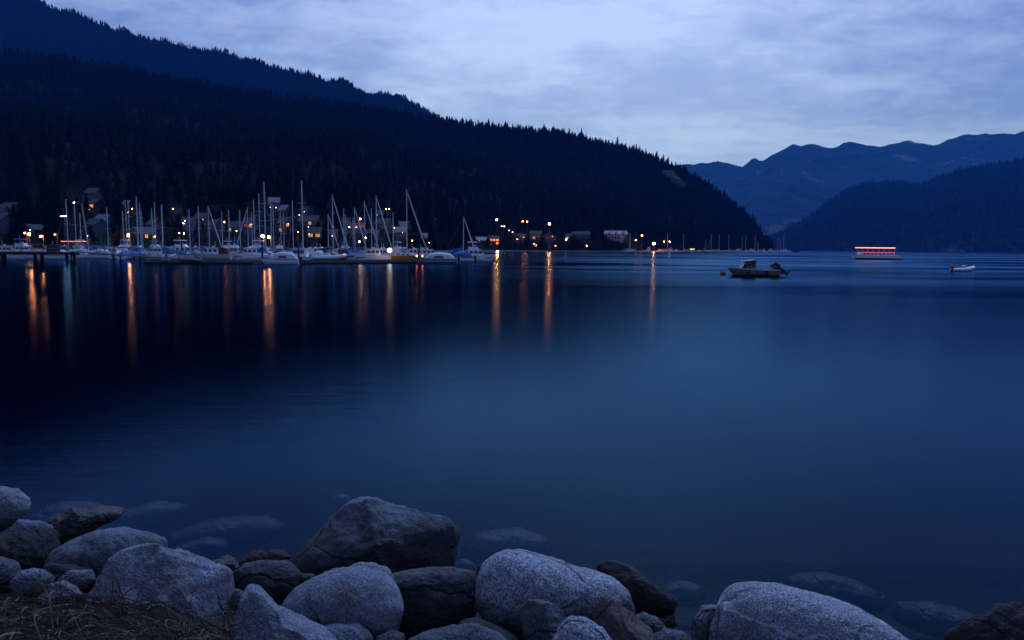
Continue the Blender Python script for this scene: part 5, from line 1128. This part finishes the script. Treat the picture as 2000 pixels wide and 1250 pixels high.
for a_, b_, d_, lb in ((1215, 1360, 648, 'left distant float of the far marina'), (1365, 1555, 800, 'right distant float of the far marina')):
    floatdock(a_, b_, d_, d_ + (110 if a_ < 1300 else 95), 3, lb, .5)

# ------------------------------------------------------------------ dry grass on the bank, stalks between the rocks
DRY = pm('dry_grass', (.10, .065, .048), .95, var=.6, scale=9, c2=(.02, .017, .014)); TWIG = pm('dead_stalk', (.12, .075, .05), .9)
def blades(name, n, region, hr, mat, label, seed, lie=.9, cat='grass'):
    r = random.Random(seed); m = MB(); k = 0
    while k < n:
        px, py = region(r); Dd = r.uniform(3.0, 4.7)
        d = ray(px, py); lo = 2.3
        while lo < 6.0 and EYE.z + d.z*lo/d.y > bank_z(d.x*lo/d.y, lo): lo += .02
        p = Vector((d.x*lo/d.y, lo, bank_z(d.x*lo/d.y, lo)-.01)); k += 1
        h = r.uniform(*hr); a = r.uniform(0, 2*PI); ln = r.uniform(.2, lie); q = Vector((math.cos(a), math.sin(a), 0)); s_ = Vector((-q.y, q.x, 0))*r.uniform(.0012, .003)
        prev = None; V = []
        for j in range(5):
            t = j/4; c_ = p + q*h*ln*t*t*1.1 + Vector((0, 0, h*(t - .45*ln*t*t)))+ Vector((r.gauss(0,.004), r.gauss(0,.004), 0)); w_ = s_*(1-t*.85); V += [c_-w_, c_+w_]
        m.add(V, [(2*j, 2*j+1, 2*j+3, 2*j+2) for j in range(4)])
    return tag(m.build(name, mat), label, cat, kind='stuff')
def reg(r):
    px = r.uniform(-40, 470); top = float(np.interp(px, [-40, 60, 130, 190, 260, 440, 470], [1165, 1172, 1188, 1212, 1228, 1212, 1170])); return px, top + (1290-top)*r.random()**1.1
blades('dry_grass', 7000, reg, (.02, .08), DRY, 'tangled dry brown grass on the bank at bottom left', 3, 2.0)
m = MB(); r = random.Random(21)
for k in range(900):           # long fallen strands, arching over each other
    px, py = reg(r); d = ray(px, py); lo = 2.3
    while lo < 6.0 and EYE.z + d.z*lo/d.y > bank_z(d.x*lo/d.y, lo): lo += .02
    x0_, y0_ = d.x*lo/d.y, lo; a_ = r.uniform(0, 2*PI); ln = r.uniform(.10, .34); cv = r.uniform(-1.4, 1.4); h = r.uniform(.01, .07); V = []; w_ = r.uniform(.0012, .0028); q = r.uniform(0, .6)
    if r.random() < .12: h = r.uniform(.08, .18)
    for j in range(8):
        t = j/7; an = a_+cv*t; x0_ += math.cos(an)*ln/8; y0_ += math.sin(an)*ln/8*.8
        z_ = bank_z(x0_, y0_)+.006+h*math.sin(PI*min(1, t*(1-q)+q*.5)); V += [(x0_-math.sin(an)*w_, y0_, z_-w_), (x0_+math.sin(an)*w_, y0_, z_+w_)]
    m.add(V, [(2*j, 2*j+1, 2*j+3, 2*j+2) for j in range(7)])
tag(m.build('fallen_straw', pm('pale_straw', (.14, .095, .07), .9, var=.6, scale=12, c2=(.06, .045, .04))), 'long pale strands of fallen dry grass tangled on the bank', 'grass', kind='stuff')
def reg2(r): return (r.choice([r.gauss(448, 7), r.gauss(462, 6), r.gauss(120, 20), r.gauss(200, 14)]), r.uniform(1200, 1245))
blades('dead_stalks', 60, reg2, (.15, .36), TWIG, 'thin dead stalks rising between the bottom left rocks', 8, .5, 'stalks')
m = MB(); r = random.Random(4)
for k in range(2200):
    px, py = r.uniform(-60, 2060), r.uniform(1130, 1300)
    d = ray(px, py); lo = 2.6
    while lo < 6.0 and EYE.z + d.z*lo/d.y > bank_z(d.x*lo/d.y, lo): lo += .03
    x, y = d.x*lo/d.y, lo; m.ball((x, y, bank_z(x, y)), r.uniform(.008, .030), r.uniform(.008, .030), r.uniform(.006, .016), 6, 4)
tag(m.build('gravel', G['dark'], None, True), 'small gravel and pebbles between the shore boulders', 'gravel', kind='stuff')

# ------------------------------------------------------------------ evening haze
m = MB(); m.box(-8500, 8500, -200, 8800, -10.5, 1500); hz_ = bpy.data.materials.new('evening_haze'); hz_.use_nodes = True; nt = hz_.node_tree; nt.nodes.clear()
pv = nd(nt, 'ShaderNodeVolumePrincipled'); pv.inputs['Color'].default_value = (.02, .24, 1, 1); pv.inputs['Density'].default_value = 7.2e-5; pv.inputs['Absorption Color'].default_value = (1, 1, 1, 1)
ow = nd(nt, 'ShaderNodeOutputMaterial'); nt.links.new(pv.outputs[0], ow.inputs['Volume'])
tag(m.build('haze', hz_), 'thin blue evening haze filling the inlet', 'haze', kind='stuff')
